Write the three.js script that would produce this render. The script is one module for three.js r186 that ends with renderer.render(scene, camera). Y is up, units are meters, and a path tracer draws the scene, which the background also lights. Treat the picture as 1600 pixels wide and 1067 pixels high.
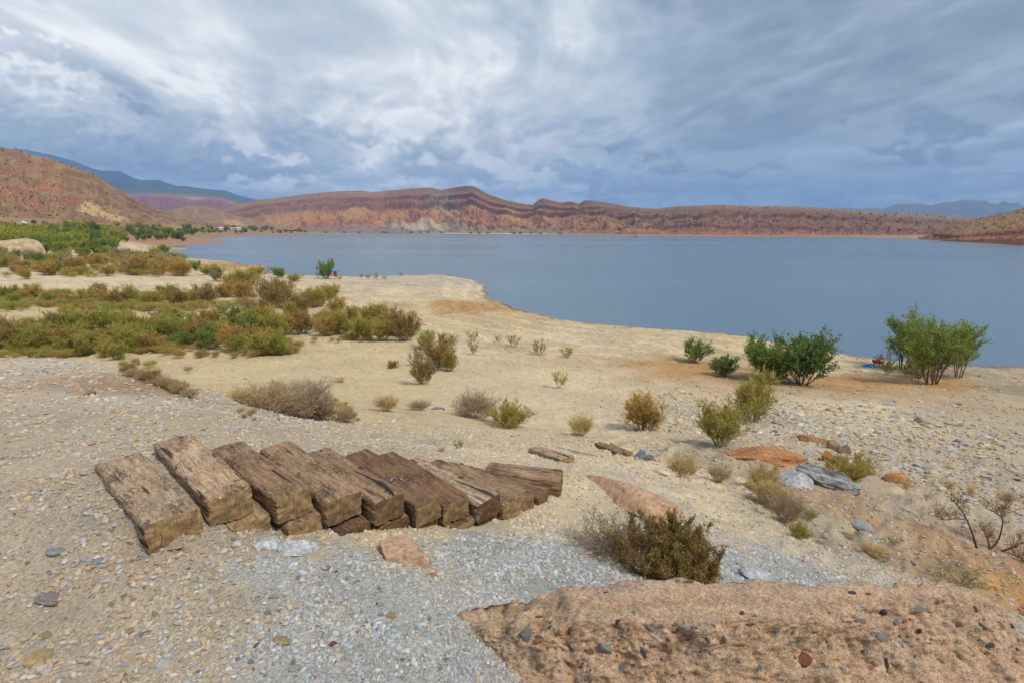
import * as THREE from 'three';
import { mergeGeometries, mergeVertices, toCreasedNormals } from 'three/addons/utils/BufferGeometryUtils.js';
import { MarchingCubes } from 'three/addons/objects/MarchingCubes.js';
import { createNoise2D, createNoise3D } from 'simplex-noise';

// ---------------------------------------------------------------- camera, sky, sun, exposure
const scene = new THREE.Scene();
const FOCAL = 800, PITCH = Math.atan(174.5 / 800), EYE = 12;      // lake level is y = 0
const camera = new THREE.PerspectiveCamera(2 * Math.atan(533.5 / FOCAL) * 180 / Math.PI, 1600 / 1067, 0.1, 60000);
camera.position.set(0, EYE, 0);
camera.rotation.x = -PITCH;
scene.add(camera);
const EXPOSURE = 1.68;
const renderer = new THREE.WebGLRenderer({ antialias: true });
renderer.toneMapping = THREE.LinearToneMapping;
renderer.toneMappingExposure = EXPOSURE;
renderer.shadowMap.enabled = true;
const sun = new THREE.DirectionalLight(new THREE.Color().setRGB(1, 0.93, 0.82), 2.2);
sun.position.set(52, 88, 42);
sun.target.position.set(0, 5, -30);
sun.position.add(sun.target.position);
sun.castShadow = true;
sun.shadow.radius = 22;
sun.shadow.mapSize.set(2048, 2048);
Object.assign(sun.shadow.camera, { left: -120, right: 120, top: 120, bottom: -120, near: 1, far: 400 });
scene.add(sun, sun.target);
scene.fog = new THREE.FogExp2(new THREE.Color().setRGB(0.31, 0.56, 1.0), 0.00009);

// ---------------------------------------------------------------- numbers and noise
function rng(seed) { let a = (seed * 2654435761) >>> 0; return () => { a = (a + 0x6d2b79f5) | 0; let t = Math.imul(a ^ (a >>> 15), 1 | a); t = (t + Math.imul(t ^ (t >>> 7), 61 | t)) ^ t; return ((t ^ (t >>> 14)) >>> 0) / 4294967296; }; }
const n2 = createNoise2D(rng(11)), n3 = createNoise3D(rng(12));
function fbm(x, y, oct = 4, gain = 0.5) { let a = 1, s = 0, t = 0; for (let i = 0; i < oct; i++) { s += a * n2(x + i * 17.3, y - i * 9.1); t += a; a *= gain; x *= 2.03; y *= 2.03; } return s / t; }
function fbm3(x, y, z, oct = 3) { let a = 1, s = 0, t = 0; for (let i = 0; i < oct; i++) { s += a * n3(x, y, z); t += a; a *= 0.5; x *= 2.03; y *= 2.03; z *= 2.03; } return s / t; }
function ridged(x, y, oct = 4) { let a = 1, s = 0, t = 0; for (let i = 0; i < oct; i++) { s += a * (1 - Math.abs(n2(x + i * 31.7, y + i * 5.3))); t += a; a *= 0.5; x *= 2.1; y *= 2.1; } return s / t; }
const clamp = (v, a = 0, b = 1) => Math.min(b, Math.max(a, v)), mix = (a, b, t) => a + (b - a) * t;
const smooth = (a, b, v) => { const t = clamp((v - a) / (b - a)); return t * t * (3 - 2 * t); };
const mix3 = (a, b, t) => [mix(a[0], b[0], t), mix(a[1], b[1], t), mix(a[2], b[2], t)];
function lerpList(list, x) { if (x <= list[0][0]) return list[0][1]; for (let i = 1; i < list.length; i++) if (x <= list[i][0]) return mix(list[i - 1][1], list[i][1], (x - list[i - 1][0]) / (list[i][0] - list[i - 1][0])); return list[list.length - 1][1]; }
const V = (x, y, z) => new THREE.Vector3(x, y, z);
const SP = Math.sin(PITCH), CP = Math.cos(PITCH);
function ray(px, py) { const dx = (px - 800) / FOCAL, dy = -(py - 533.5) / FOCAL; return V(dx, -SP + dy * CP, -CP - dy * SP); }
function atDepth(px, py, d) { return ray(px, py).multiplyScalar(d).add(camera.position); }
function atHeight(px, py, h) { const r = ray(px, py); return r.multiplyScalar((h - EYE) / r.y).add(camera.position); }

// the sky: broken high overcast, streaks running away from the viewer, heaped clouds low down
{
  const W = 2560, H = 1280, data = new Float32Array(W * H * 4);
  const tones = [[0, 15, .5], [120, 15, .72], [200, 60, .88], [400, 100, .86], [300, 170, .9], [60, 60, .88], [60, 125, 1.0], [0, 110, 1.1], [110, 165, .95], [-120, 90, .9], [20, 175, .6], [90, 215, .42], [150, 195, .5], [200, 235, .36], [270, 250, .36], [330, 262, .36], [60, 245, .42], [130, 245, .38], [400, 255, .5],
    [400, 292, .84], [270, 205, .66], [420, 200, .78], [600, 60, .76], [600, 200, .78], [740, 130, .7], [740, 40, .68], [900, 90, .62], [950, 200, .55], [800, 250, .66], [870, 25, .48], [1000, 30, .4], [1100, 100, .36], [1300, 60, .28],
    [1500, 50, .28], [1300, 200, .36], [1560, 140, .46], [1500, 230, .33], [1100, 240, .36], [960, 285, .42], [1200, 290, .36], [1400, 300, .42], [1580, 300, .47], [700, 285, .64], [560, 290, .66], [500, 240, .64], [480, 330, .74], [850, 300, .6]]
    .map(([x, y, t]) => [ray(x, y).normalize(), t]);
  const ramp = [[0, [.12, .185, .33]], [.2, [.20, .27, .39]], [.38, [.305, .375, .475]], [.55, [.435, .52, .62]], [.72, [.615, .675, .73]], [.86, [.80, .83, .86]], [1, [1.12, 1.11, 1.08]]];
  const tint = (t) => { for (let i = 1; i < ramp.length; i++) if (t <= ramp[i][0] || i === ramp.length - 1) return mix3(ramp[i - 1][1], ramp[i][1], clamp((t - ramp[i - 1][0]) / (ramp[i][0] - ramp[i - 1][0]))); };
  const K = 1.1 / EXPOSURE;
  // single heaps: azimuth and height of the middle, half sizes (degrees), tone on top and underneath
  const heaps = [[25, 150, 8, 4.6, 1.05, .55], [110, 205, 9, 3, .8, .36], [225, 240, 10, 2.6, .62, .32], [330, 262, 6, 2.2, .58, .32], [40, 235, 6, 2, .6, .38], [432, 269, 3.4, .9, .5, .36], [505, 262, 4, 1.2, .66, .44], [410, 298, 5, 1.5, 1, .72], [560, 278, 5, 1.2, .8, .58], [640, 292, 5, .9, .98, .66], [760, 297, 4, 1, .9, .6], [905, 275, 2.6, 1.6, .55, .42], [985, 284, 4.5, 1.7, .56, .32], [1075, 290, 5, 1.3, .5, .31], [1180, 287, 7, 1.2, .44, .32], [1300, 297, 5, .8, .46, .36], [1390, 280, 6, .9, .52, .36], [1500, 294, 7, .9, .46, .36], [840, 296, 3, .8, .85, .55], [700, 268, 6, 1.1, .62, .5]].map(([px, py, rx, ry, a, b]) => { const d = ray(px, py).normalize(); return [Math.atan2(d.x, -d.z) * 57.3, Math.asin(d.y) * 57.3, rx, ry, a, b]; });
  for (let j = 0; j < H; j++) {
    const el = ((j + 0.5) / H - 0.5) * Math.PI, y = Math.sin(el), ce = Math.cos(el);
    for (let i = 0; i < W; i++) {
      const o = (j * W + i) * 4; data[o + 3] = 1;
      if (el < -0.003) { data[o] = 0.26 * K; data[o + 1] = 0.26 * K; data[o + 2] = 0.27 * K; continue; }
      const phi = ((i + 0.5) / W - 0.5) * 2 * Math.PI, x = ce * Math.cos(phi), z = ce * Math.sin(phi);
      let sw = 0.012, st = 0.012 * 0.56;
      for (const [d, t] of tones) { const q = 1 - (d.x * x + d.y * y + d.z * z); const w = 1 / (q * q * 90 + 0.0009) * 0.001; sw += w; st += w * t; }
      const tb = st / sw, k = 1 / (Math.max(y, 0) + 0.07), X = x * k, Z = -z * k;
      const wx = 0.35 * fbm(X * 0.6 + 3, Z * 0.3, 2), RX = X * 0.96 + Z * 0.2 + wx, RZ = Z * 0.96 - X * 0.2;
      const streak = fbm(RX * 0.95, RZ * 0.2 + 7, 7, 0.6), soft = fbm(X * 0.75 + wx + 40, Z * 0.5, 5, 0.52);
      const puff = fbm(X * 2.1 + 1.5 * wx, Z * 1.5 + 80, 6, 0.6);
      const open_ = 1 - 0.45 * smooth(0.7, 0.85, tb) - 0.5 * (1 - smooth(0.3, 0.5, tb)); let t = tb + 0.04 + open_ * 0.36 * streak + open_ * 0.2 * soft + 0.12 * puff;
      { let bl = 0, am = 0.5, bx = X * 2.6 + 0.8 * wx, bz = Z * 1.5 + 11; for (let o2 = 0; o2 < 5; o2++) { bl += am * (1 - 2 * Math.abs(n2(bx + o2 * 7, bz))); bx *= 2.1; bz *= 2.1; am *= 0.55; } t += 0.13 * clamp(bl, -0.5, 0.8) * smooth(-0.3, 0.3, fbm(X * 0.5 + 90, Z * 0.4, 3)) * (1 - 0.45 * smooth(0.35, 0.7, x)); }
      // heaped clouds within 13 degrees of the horizon, lit from above
      const az = Math.atan2(x, -z), ec = el * 57.3;
      const band = smooth(0.1, 1.2, ec) * (1 - smooth(6.5, 13, ec));
      if (band > 0.001) {
        const cx = x / ce * 8.5, cz = z / ce * 8.5, sq = 0.46 / (1 + 0.05 * ec);
        const f = (e, o) => fbm3(cx, cz, e * sq, o);
        const a = f(ec, 6), b = f(ec + 1.3, 4), mass = smooth(-0.05, 0.14, a + 0.12 * n3(cx * 0.3, cz * 0.3, 9)), lit = smooth(-0.2, 0.34, a - b);
        t = mix(t, clamp(tb - 0.21 + (0.12 + 0.62 * tb) * lit, 0.06, 1), 0.8 * band * mass); t += band * (1 - mass) * 0.05;
      }
      if (z < 0 && ec < 17) {
        const A = az * 57.3, wa = 1.6 * fbm(A * 0.22 + 9, ec * 0.4, 4), we = fbm(A * 0.3, ec * 0.55 + 30, 6, 0.6), wf = fbm(A * 0.8 + 70, ec * 1.3, 5, 0.6);
        for (const [ca, cel, rx, ry, a, b] of heaps) { const u = (A + wa - ca) / rx, v = (ec + 0.4 * ry * we - cel) / ry; if (u * u + v * v > 3) continue; const q = Math.hypot(u, v > 0 ? v : v * 1.5) + 0.5 * we + 0.18 * wf, al = 1 - smooth(0.62, v > 0 ? 0.86 : 1.15, q); if (al > 0) t = mix(t, mix(b, a, smooth(-0.55, 0.65, v + 0.5 * wf + 0.3 * we)), al * 0.82); }
      }
      t = clamp(t, 0.02, 1);
      let c = tint(t);
      // the clouds on the side away from the sun are more slate than blue
      const slate = smooth(-0.1, 0.75, x) * 0.55; const l = (c[0] + c[1] + c[2]) / 3;
      c = mix3(c, [l * 0.85, l * 1.0, l * 1.16], slate);
      const pale = 1 + 0.26 * (1 - smooth(2, 9, ec)); c = mix3(c, [l * 1.0, l * 1.02, l * 1.02], 0.25 * (1 - smooth(2, 9, ec))).map((q) => q * pale);
      data[o] = c[0] * K; data[o + 1] = c[1] * K; data[o + 2] = c[2] * K;
    }
  }
  const tex = new THREE.DataTexture(data, W, H, THREE.RGBAFormat, THREE.FloatType);
  tex.mapping = THREE.EquirectangularReflectionMapping; tex.magFilter = THREE.LinearFilter; tex.needsUpdate = true;
  scene.background = tex; scene.environment = tex;
}

// ---------------------------------------------------------------- naming helpers
const taken = {};
function numbered(name) { taken[name] = (taken[name] || 0) + 1; return taken[name] === 1 ? name : name + '_' + String(taken[name] - 1).padStart(3, '0'); }
function tag(o, label, category, group, kind) { if (label) o.userData.label = label; if (category) o.userData.category = category; if (group) o.userData.group = group; if (kind) o.userData.kind = kind; return o; }
function top(o, name) { o.name = numbered(name); scene.add(o); return o; }
function part(name, geo, mat, parent) { const m = new THREE.Mesh(geo, mat); m.name = name; parent.add(m); return m; }
function structure(name, geo, mat) { const m = new THREE.Mesh(geo, mat); top(m, name); m.userData.kind = 'structure'; return m; }
const std = (rgb, rough = 1, extra = {}) => { const m = new THREE.MeshStandardMaterial({ roughness: rough, ...extra }); m.color.setRGB(...rgb); return m; };

// ---------------------------------------------------------------- tiling noise for textures
function lattice(seed, n) { const r = rng(seed), a = new Float32Array(n * n); for (let i = 0; i < n * n; i++) a[i] = r(); return (x, y) => { x = ((x % n) + n) % n; y = ((y % n) + n) % n; const i = Math.floor(x), j = Math.floor(y), u = x - i, v = y - j, s = u * u * (3 - 2 * u), t = v * v * (3 - 2 * v), i1 = (i + 1) % n, j1 = (j + 1) % n; return mix(mix(a[j * n + i], a[j * n + i1], s), mix(a[j1 * n + i], a[j1 * n + i1], s), t); }; }
function texture(w, h, f, color = true) {
  const d = new Uint8Array(w * h * 4);
  for (let j = 0; j < h; j++) for (let i = 0; i < w; i++) { const c = f((i + .5) / w, (j + .5) / h), o = (j * w + i) * 4; d[o] = clamp(c[0]) * 255; d[o + 1] = clamp(c[1]) * 255; d[o + 2] = clamp(c[2]) * 255; d[o + 3] = 255; }
  const t = new THREE.DataTexture(d, w, h); t.wrapS = t.wrapT = THREE.RepeatWrapping; t.magFilter = THREE.LinearFilter; t.minFilter = THREE.LinearMipmapLinearFilter; if (color) t.colorSpace = THREE.SRGBColorSpace; t.needsUpdate = true; return t;
}
function grayTex(w, h, f) { return texture(w, h, (u, v) => { const g = f(u, v); return [g, g, g]; }, false); }

// ---------------------------------------------------------------- the shape of the land
// known spots of the ground: d = pixel and depth, h = pixel and height over the lake, w = place in metres
const spots = [];
const addD = (px, py, d) => { const p = atDepth(px, py, d); spots.push([p.x, p.z, p.y]); };
const addH = (px, py, h, h2 = h) => { const p = atHeight(px, py, h); spots.push([p.x, p.z, h2]); };
const addW = (az, r, h) => spots.push([Math.sin(az * Math.PI / 180) * r, -Math.cos(az * Math.PI / 180) * r, h]);
for (const a of [[0, 1067, 1.75], [400, 1067, 1.76], [650, 1067, 1.84], [0, 950, 2.1], [300, 950, 2.12], [500, 950, 2.15], [650, 950, 2.24], [800, 950, 2.4], [0, 850, 2.45], [200, 855, 2.4], [400, 862, 2.48], [560, 855, 2.66], [700, 850, 2.95], [850, 860, 3.1], [960, 905, 2.8],
  [0, 750, 3.05], [115, 735, 2.98], [150, 729, 2.98], [190, 777, 2.64], [219, 816, 2.43], [225, 692, 3.55], [330, 680, 3.8], [450, 688, 3.95], [560, 702, 4.15], [640, 716, 4.3], [715, 727, 4.5], [100, 650, 4.9], [300, 640, 5.3], [0, 620, 6], [130, 600, 7.5], [0, 578, 8.4], [130, 564, 9.4], [0, 562, 9.6], [60, 560, 9.7], [230, 587, 9.0], [290, 604, 9.0], [400, 650, 7.6], [520, 672, 7.0], [600, 688, 6.5], [720, 700, 6.6], [850, 702, 8.2], [800, 718, 5.6],
  [225, 836, 2.42], [275, 832, 2.44], [330, 832, 2.53], [440, 829, 2.77], [530, 824, 2.95], [600, 822, 3.08], [660, 822, 3.24], [710, 818, 3.42], [760, 813, 3.6], [815, 803, 3.84], [860, 793, 4.14], [720, 1010, 2.05], [800, 1067, 1.92], [690, 960, 2.22], [900, 775, 4.6], [895, 745, 5.0],
  [930, 748, 5.4], [1000, 785, 4.95], [1090, 840, 4.15], [1000, 740, 6.5], [1100, 780, 6], [1200, 850, 5], [1150, 900, 3.7], [1300, 905, 4.1], [1450, 915, 4.6], [1590, 960, 4.2], [1250, 740, 12.5], [1200, 760, 9], [1270, 850, 7], [1400, 850, 8], [1527, 853, 9], [1600, 900, 7], [1600, 830, 10.5], [1500, 780, 13], [1400, 760, 13], [1300, 765, 11], [1150, 690, 14], [1050, 700, 13], [985, 718, 12], [900, 712, 10.8], [1010, 714, 12.6], [908, 680, 15], [1000, 665, 18], [1250, 650, 22], [1400, 680, 20], [1600, 720, 17], [1600, 650, 26], [1400, 640, 26], [1460, 600, 36], [1600, 600, 36], [1300, 600, 35], [1200, 600, 34], [1050, 620, 28], [900, 620, 27], [760, 665, 16], [830, 670, 17], [700, 650, 16.5], [600, 640, 17], [640, 600, 30], [470, 657, 10.5], [540, 662, 11], [580, 650, 14], [350, 625, 12.5], [350, 600, 22], [300, 580, 33], [420, 590, 30], [500, 600, 27], [200, 560, 40], [60, 555, 42], [480, 540, 46], [600, 540, 46], [750, 560, 41], [900, 560, 42], [1000, 560, 43], [1100, 560, 44], [1250, 577, 42], [1400, 583, 41]]) addD(...a);
for (const [px, py] of [[760, 447], [765, 460], [790, 475], [850, 492], [940, 506], [1060, 515], [1165, 524], [1230, 539], [1305, 551], [1390, 562], [1520, 571], [1600, 573], [745, 438], [700, 429], [640, 430], [560, 431.5], [470, 430], [430, 427.5]]) addH(px, py, 0);
for (const [px, py, h] of [[690, 437, .7], [735, 446, .5], [640, 438, .6], [560, 440, .7], [620, 460, .9], [700, 470, 1], [650, 500, 1.3], [560, 470, 1.3], [500, 460, 1.2], [430, 450, 1.3], [800, 520, 1.2], [850, 510, .7], [950, 530, .9], [1100, 535, .7], [330, 440, 1.8], [200, 440, 2.5], [100, 440, 3], [0, 445, 3.4], [400, 480, 1.7], [300, 500, 2], [150, 500, 2.3], [0, 500, 2.6], [400, 530, 1.8], [200, 540, 2], [0, 545, 2.2],
  [370, 416, .7], [405, 415, .35], [335, 416, .6], [290, 420, 1.2], [240, 415, 1.8], [200, 410, 2.6], [289, 390.6, .05], [250, 390, .7], [205, 391, 1.3], [314, 380, .1], [285, 379.6, 1], [235, 381, 1.6], [345, 370, .3], [320, 370.5, .6], [380, 368, .2], [440, 366, .2], [470, 364.8, .1]]) addH(px, py, h);
for (const [px, py, h] of [[300, 402, -.8], [380, 406, -.8], [440, 414, -.9], [260, 399, -.4], [300, 386.5, -.8], [250, 386.8, -.3], [330, 374.5, -.9], [360, 372, -.8], [410, 369, -1], [470, 421, -1.2], [560, 423, -1.2], [640, 423, -1.2], [700, 422.5, -1.2], [770, 431, -1.2], [800, 446, -1.4], [810, 462, -1.3], [860, 477, -1.3], [940, 490, -1.3], [1060, 497, -1.3], [1200, 512, -1.3], [1350, 537, -1.3], [1500, 549, -1.3], [1600, 551, -1.3],
  [450, 395, -3], [600, 400, -4], [900, 440, -5], [1200, 450, -6], [1500, 480, -6], [1600, 520, -4], [700, 380, -6], [1000, 390, -8], [1300, 400, -8], [1550, 405, -6], [500, 372, -5], [900, 373, -8], [1250, 376, -8], [1450, 392, -5]]) addH(px, py, 0, h);
for (const [px, py] of [[500, 364.8], [600, 364.9], [700, 365.4], [800, 366.3], [900, 367.4], [1000, 368.6], [1100, 369.5], [1300, 370.2], [1400, 370.6]]) { addH(px, py, 0); addH(px, mix(py, 359, .3), 0, 1.5); addH(px, mix(py, 359, .55), 0, 3); }
for (const [px, py] of [[1440, 374], [1500, 378.6], [1560, 382], [1600, 384.3], [1680, 388]]) { addH(px, py, 0); addH(px, mix(py, 359, .12), 0, 1); addH(px, mix(py, 359, .4), 0, 2); }
for (const a of [[300, 364.5, 900], [380, 362.8, 1150], [440, 362, 1400], [250, 364.5, 640], [200, 362, 520], [100, 355, 420], [0, 352, 380], [0, 402, 135], [100, 402, 128], [40, 385, 175], [0, 376, 215], [100, 378, 215], [200, 376, 290], [150, 396, 160], [120, 345, 600], [200, 347, 800], [330, 352, 1400]]) addD(...a);
for (const a of [[-70, 3, 10.6], [-70, 10, 9.6], [-70, 50, 5], [-75, 300, 12], [-75, 1500, 30], [-120, 4, 10.8], [-120, 50, 10], [-120, 900, 30], [70, 3, 9.4], [70, 10, 5.4], [70, 40, .9], [70, 60, 0], [70, 110, -3], [75, 1500, -5], [120, 5, 9.6], [120, 40, 5], [120, 300, 5], [120, 1500, 20], [180, 3, 10.8], [180, 12, 11.2], [180, 60, 14], [180, 300, 20], [180, 2500, 40], [0, 0.4, 10.5], [0, 6000, 10], [-60, 6000, 40], [60, 6000, 10], [0, 1.0, 10.47], [35, 1.2, 10.35], [40, 1.7, 10.25]]) addW(...a);

const lp = (x, z) => { const r = Math.hypot(x, z) + 1e-6; return [x / r, -z / r, Math.log(r + 0.5)]; };
const solveRBF = (pts) => {                                       // phi(r) = r with a constant: smooth, no overshoot
  const n = pts.length, N = n + 1, A = Array.from({ length: N }, () => new Float64Array(N + 1)), q = pts.map(([x, z]) => lp(x, z));
  const dist = (a, b) => Math.sqrt((a[0] - b[0]) ** 2 + (a[1] - b[1]) ** 2 + (a[2] - b[2]) ** 2 + 1e-4);
  for (let i = 0; i < n; i++) { for (let j = 0; j < n; j++) A[i][j] = dist(q[i], q[j]); A[i][i] -= 0.0015; A[i][n] = 1; A[n][i] = 1; A[i][N] = pts[i][2]; }
  for (let c = 0; c < N; c++) { let b = c; for (let r = c + 1; r < N; r++) if (Math.abs(A[r][c]) > Math.abs(A[b][c])) b = r; [A[c], A[b]] = [A[b], A[c]]; for (let r = c + 1; r < N; r++) { const f = A[r][c] / A[c][c]; if (f) for (let k = c; k <= N; k++) A[r][k] -= f * A[c][k]; } }
  const w = new Float64Array(N); for (let i = N - 1; i >= 0; i--) { let s = A[i][N]; for (let k = i + 1; k < N; k++) s -= A[i][k] * w[k]; w[i] = s / A[i][i]; }
  const Q = new Float64Array(n * 3); q.forEach((p, i) => Q.set(p, i * 3));
  return (x, z) => { const r = Math.hypot(x, z) + 1e-6, a = x / r, b = -z / r, c = Math.log(r + 0.5); let s = w[n]; for (let i = 0; i < n; i++) { const u = a - Q[i * 3], v = b - Q[i * 3 + 1], t = c - Q[i * 3 + 2]; s += w[i] * Math.sqrt(u * u + v * v + t * t + 1e-4); } return s; };
};
const baseLand = solveRBF(spots);
function ground(x, z) {
  const r = Math.hypot(x, z); let h = baseLand(x, z);
  h += 0.010 * fbm(x * 4.5, z * 4.5, 3) * smooth(0.6, 1.5, r) + 0.03 * fbm(x * 0.9 + 9, z * 0.9, 3) * smooth(1.5, 4, r);
  if (r > 30 && r < 320 && h > 0.1 && h < 2.6) { const m = smooth(30, 48, r) * (1 - smooth(200, 320, r)) * smooth(.1, .25, h) * (1 - smooth(1.6, 2.6, h)); h += m * 0.045 * Math.sin(h * 26 + 1.5 * n2(x * .05, z * .05)); }
  if (r > 3 && r < 40 && x > 0) { const m = smooth(3.5, 6, r) * (1 - smooth(16, 34, r)) * smooth(.6, 3, x); h += m * (0.07 * fbm((x + z) * 1.3, (x - z) * 0.2 + 4, 3) + 0.04 * fbm((x + z) * 4, (x - z) * 0.5, 2)); }
  if (r > 5) h += 0.09 * smooth(5, 20, r) * fbm(x * 0.25, z * 0.25 + 20, 3);
  if (r > 150) h += 0.8 * smooth(150, 500, r) * fbm(x * 0.012, z * 0.012, 4) * smooth(0.3, 4, h);
  return h;
}
function onGround(px, py) {                                       // where the line of sight through a pixel meets the land
  const d = ray(px, py); let a = 0.9, b = a;
  for (let i = 0; i < 500; i++) { b = a * 1.02; if (EYE + d.y * b < ground(d.x * b, d.z * b)) break; a = b; }
  for (let i = 0; i < 14; i++) { const m = (a + b) / 2; if (EYE + d.y * m < ground(d.x * m, d.z * m)) b = m; else a = m; }
  const p = d.multiplyScalar(a); return { p: V(p.x, ground(p.x, p.z), p.z), D: a };
}
// colour of the soil: known spots again, blended with a wandering border
const SAND = [.55, .45, .295], PALE = [.46, .395, .31], GREY = [.33, .33, .315], DIRT = [.33, .215, .125], PAN = [.42, .235, .085], LEFT = [.335, .275, .21], REDSOIL = [.34, .185, .10], YEL = [.52, .41, .235], TAUPE = [.37, .305, .225];
const soils = [[0, 1067, LEFT], [200, 1067, TAUPE], [0, 900, LEFT], [150, 960, LEFT], [330, 960, TAUPE], [450, 1040, GREY], [430, 900, GREY], [600, 950, GREY], [650, 1050, GREY], [820, 885, GREY], [900, 870, GREY], [560, 880, GREY], [720, 845, GREY], [560, 832, YEL], [700, 822, SAND], [840, 800, SAND], [400, 842, LEFT], [250, 850, LEFT],
  [100, 790, LEFT], [0, 700, TAUPE], [150, 650, TAUPE], [130, 570, PALE], [250, 630, PALE], [235, 606, DIRT], [300, 615, PALE], [400, 670, TAUPE], [560, 700, TAUPE], [640, 690, TAUPE], [760, 705, SAND], [870, 760, SAND], [920, 720, SAND], [990, 765, PALE], [1030, 740, SAND], [1100, 790, SAND], [1130, 845, PALE], [1220, 880, GREY], [1150, 890, GREY], [1060, 730, SAND], [980, 690, SAND], [900, 670, SAND],
  [1290, 880, PALE], [1260, 820, TAUPE], [1330, 810, DIRT], [1450, 880, DIRT], [1550, 900, PAN], [1360, 850, TAUPE], [1580, 880, REDSOIL], [1330, 770, DIRT], [1200, 720, TAUPE], [1110, 715, TAUPE], [1400, 790, TAUPE], [1500, 740, TAUPE], [1590, 800, TAUPE], [1500, 660, TAUPE], [1350, 640, SAND], [1250, 640, SAND], [1590, 620, TAUPE], [1200, 660, PALE],
  [1090, 574, PAN], [1300, 594, PAN], [1480, 596, PAN], [1180, 585, DIRT], [1450, 580, DIRT], [1560, 590, TAUPE], [1350, 575, SAND], [1250, 560, SAND], [1000, 540, SAND], [1100, 540, YEL], [900, 600, SAND], [900, 530, SAND], [720, 478, PAN], [718, 500, YEL], [690, 455, SAND], [650, 440, PALE], [620, 470, SAND], [760, 500, YEL], [640, 520, SAND], [560, 560, YEL], [700, 560, SAND], [800, 640, SAND], [620, 620, YEL], [500, 640, YEL], [350, 560, YEL], [300, 590, YEL], [450, 560, YEL], [430, 440, SAND], [300, 450, SAND], [100, 440, SAND], [300, 470, YEL], [150, 500, YEL], [100, 530, YEL], [0, 480, YEL], [370, 415, PAN], [300, 425, SAND], [20, 395, SAND], [200, 405, SAND], [220, 391, SAND], [280, 391, PAN],
  [240, 380.5, REDSOIL], [300, 378, REDSOIL], [150, 372, DIRT], [60, 365, DIRT], [350, 366, REDSOIL], [430, 364, REDSOIL], [250, 362, [.28, .18, .09]], [330, 360, [.28, .18, .09]], [60, 352, [.27, .165, .085]], [200, 350, [.27, .165, .085]], [500, 363, PALE], [600, 363, PALE], [720, 363.5, SAND], [820, 364.5, SAND], [950, 366, REDSOIL], [1100, 367, REDSOIL], [1300, 368, REDSOIL], [1500, 374, REDSOIL]]
  .map(([px, py, c]) => { const { p } = onGround(px, py); return [...lp(p.x, p.z), c]; });
function soil(x, z) {
  const q = lp(x, z), wa = 0.075 * fbm(q[0] * 9 + 5, q[2] * 7, 4), wb = 0.1 * fbm(q[0] * 9 - 8, q[2] * 7 + 3, 4); let s = 0, c = [0, 0, 0];
  for (const p of soils) { const d = (q[0] + wa - p[0]) ** 2 + (q[1] - p[1]) ** 2 + (q[2] + wb - p[2]) ** 2, w = 1 / (Math.pow(d, 1.6) + 1.2e-5); s += w; c[0] += w * p[3][0]; c[1] += w * p[3][1]; c[2] += w * p[3][2]; }
  return [c[0] / s, c[1] / s, c[2] / s];
}
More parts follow.
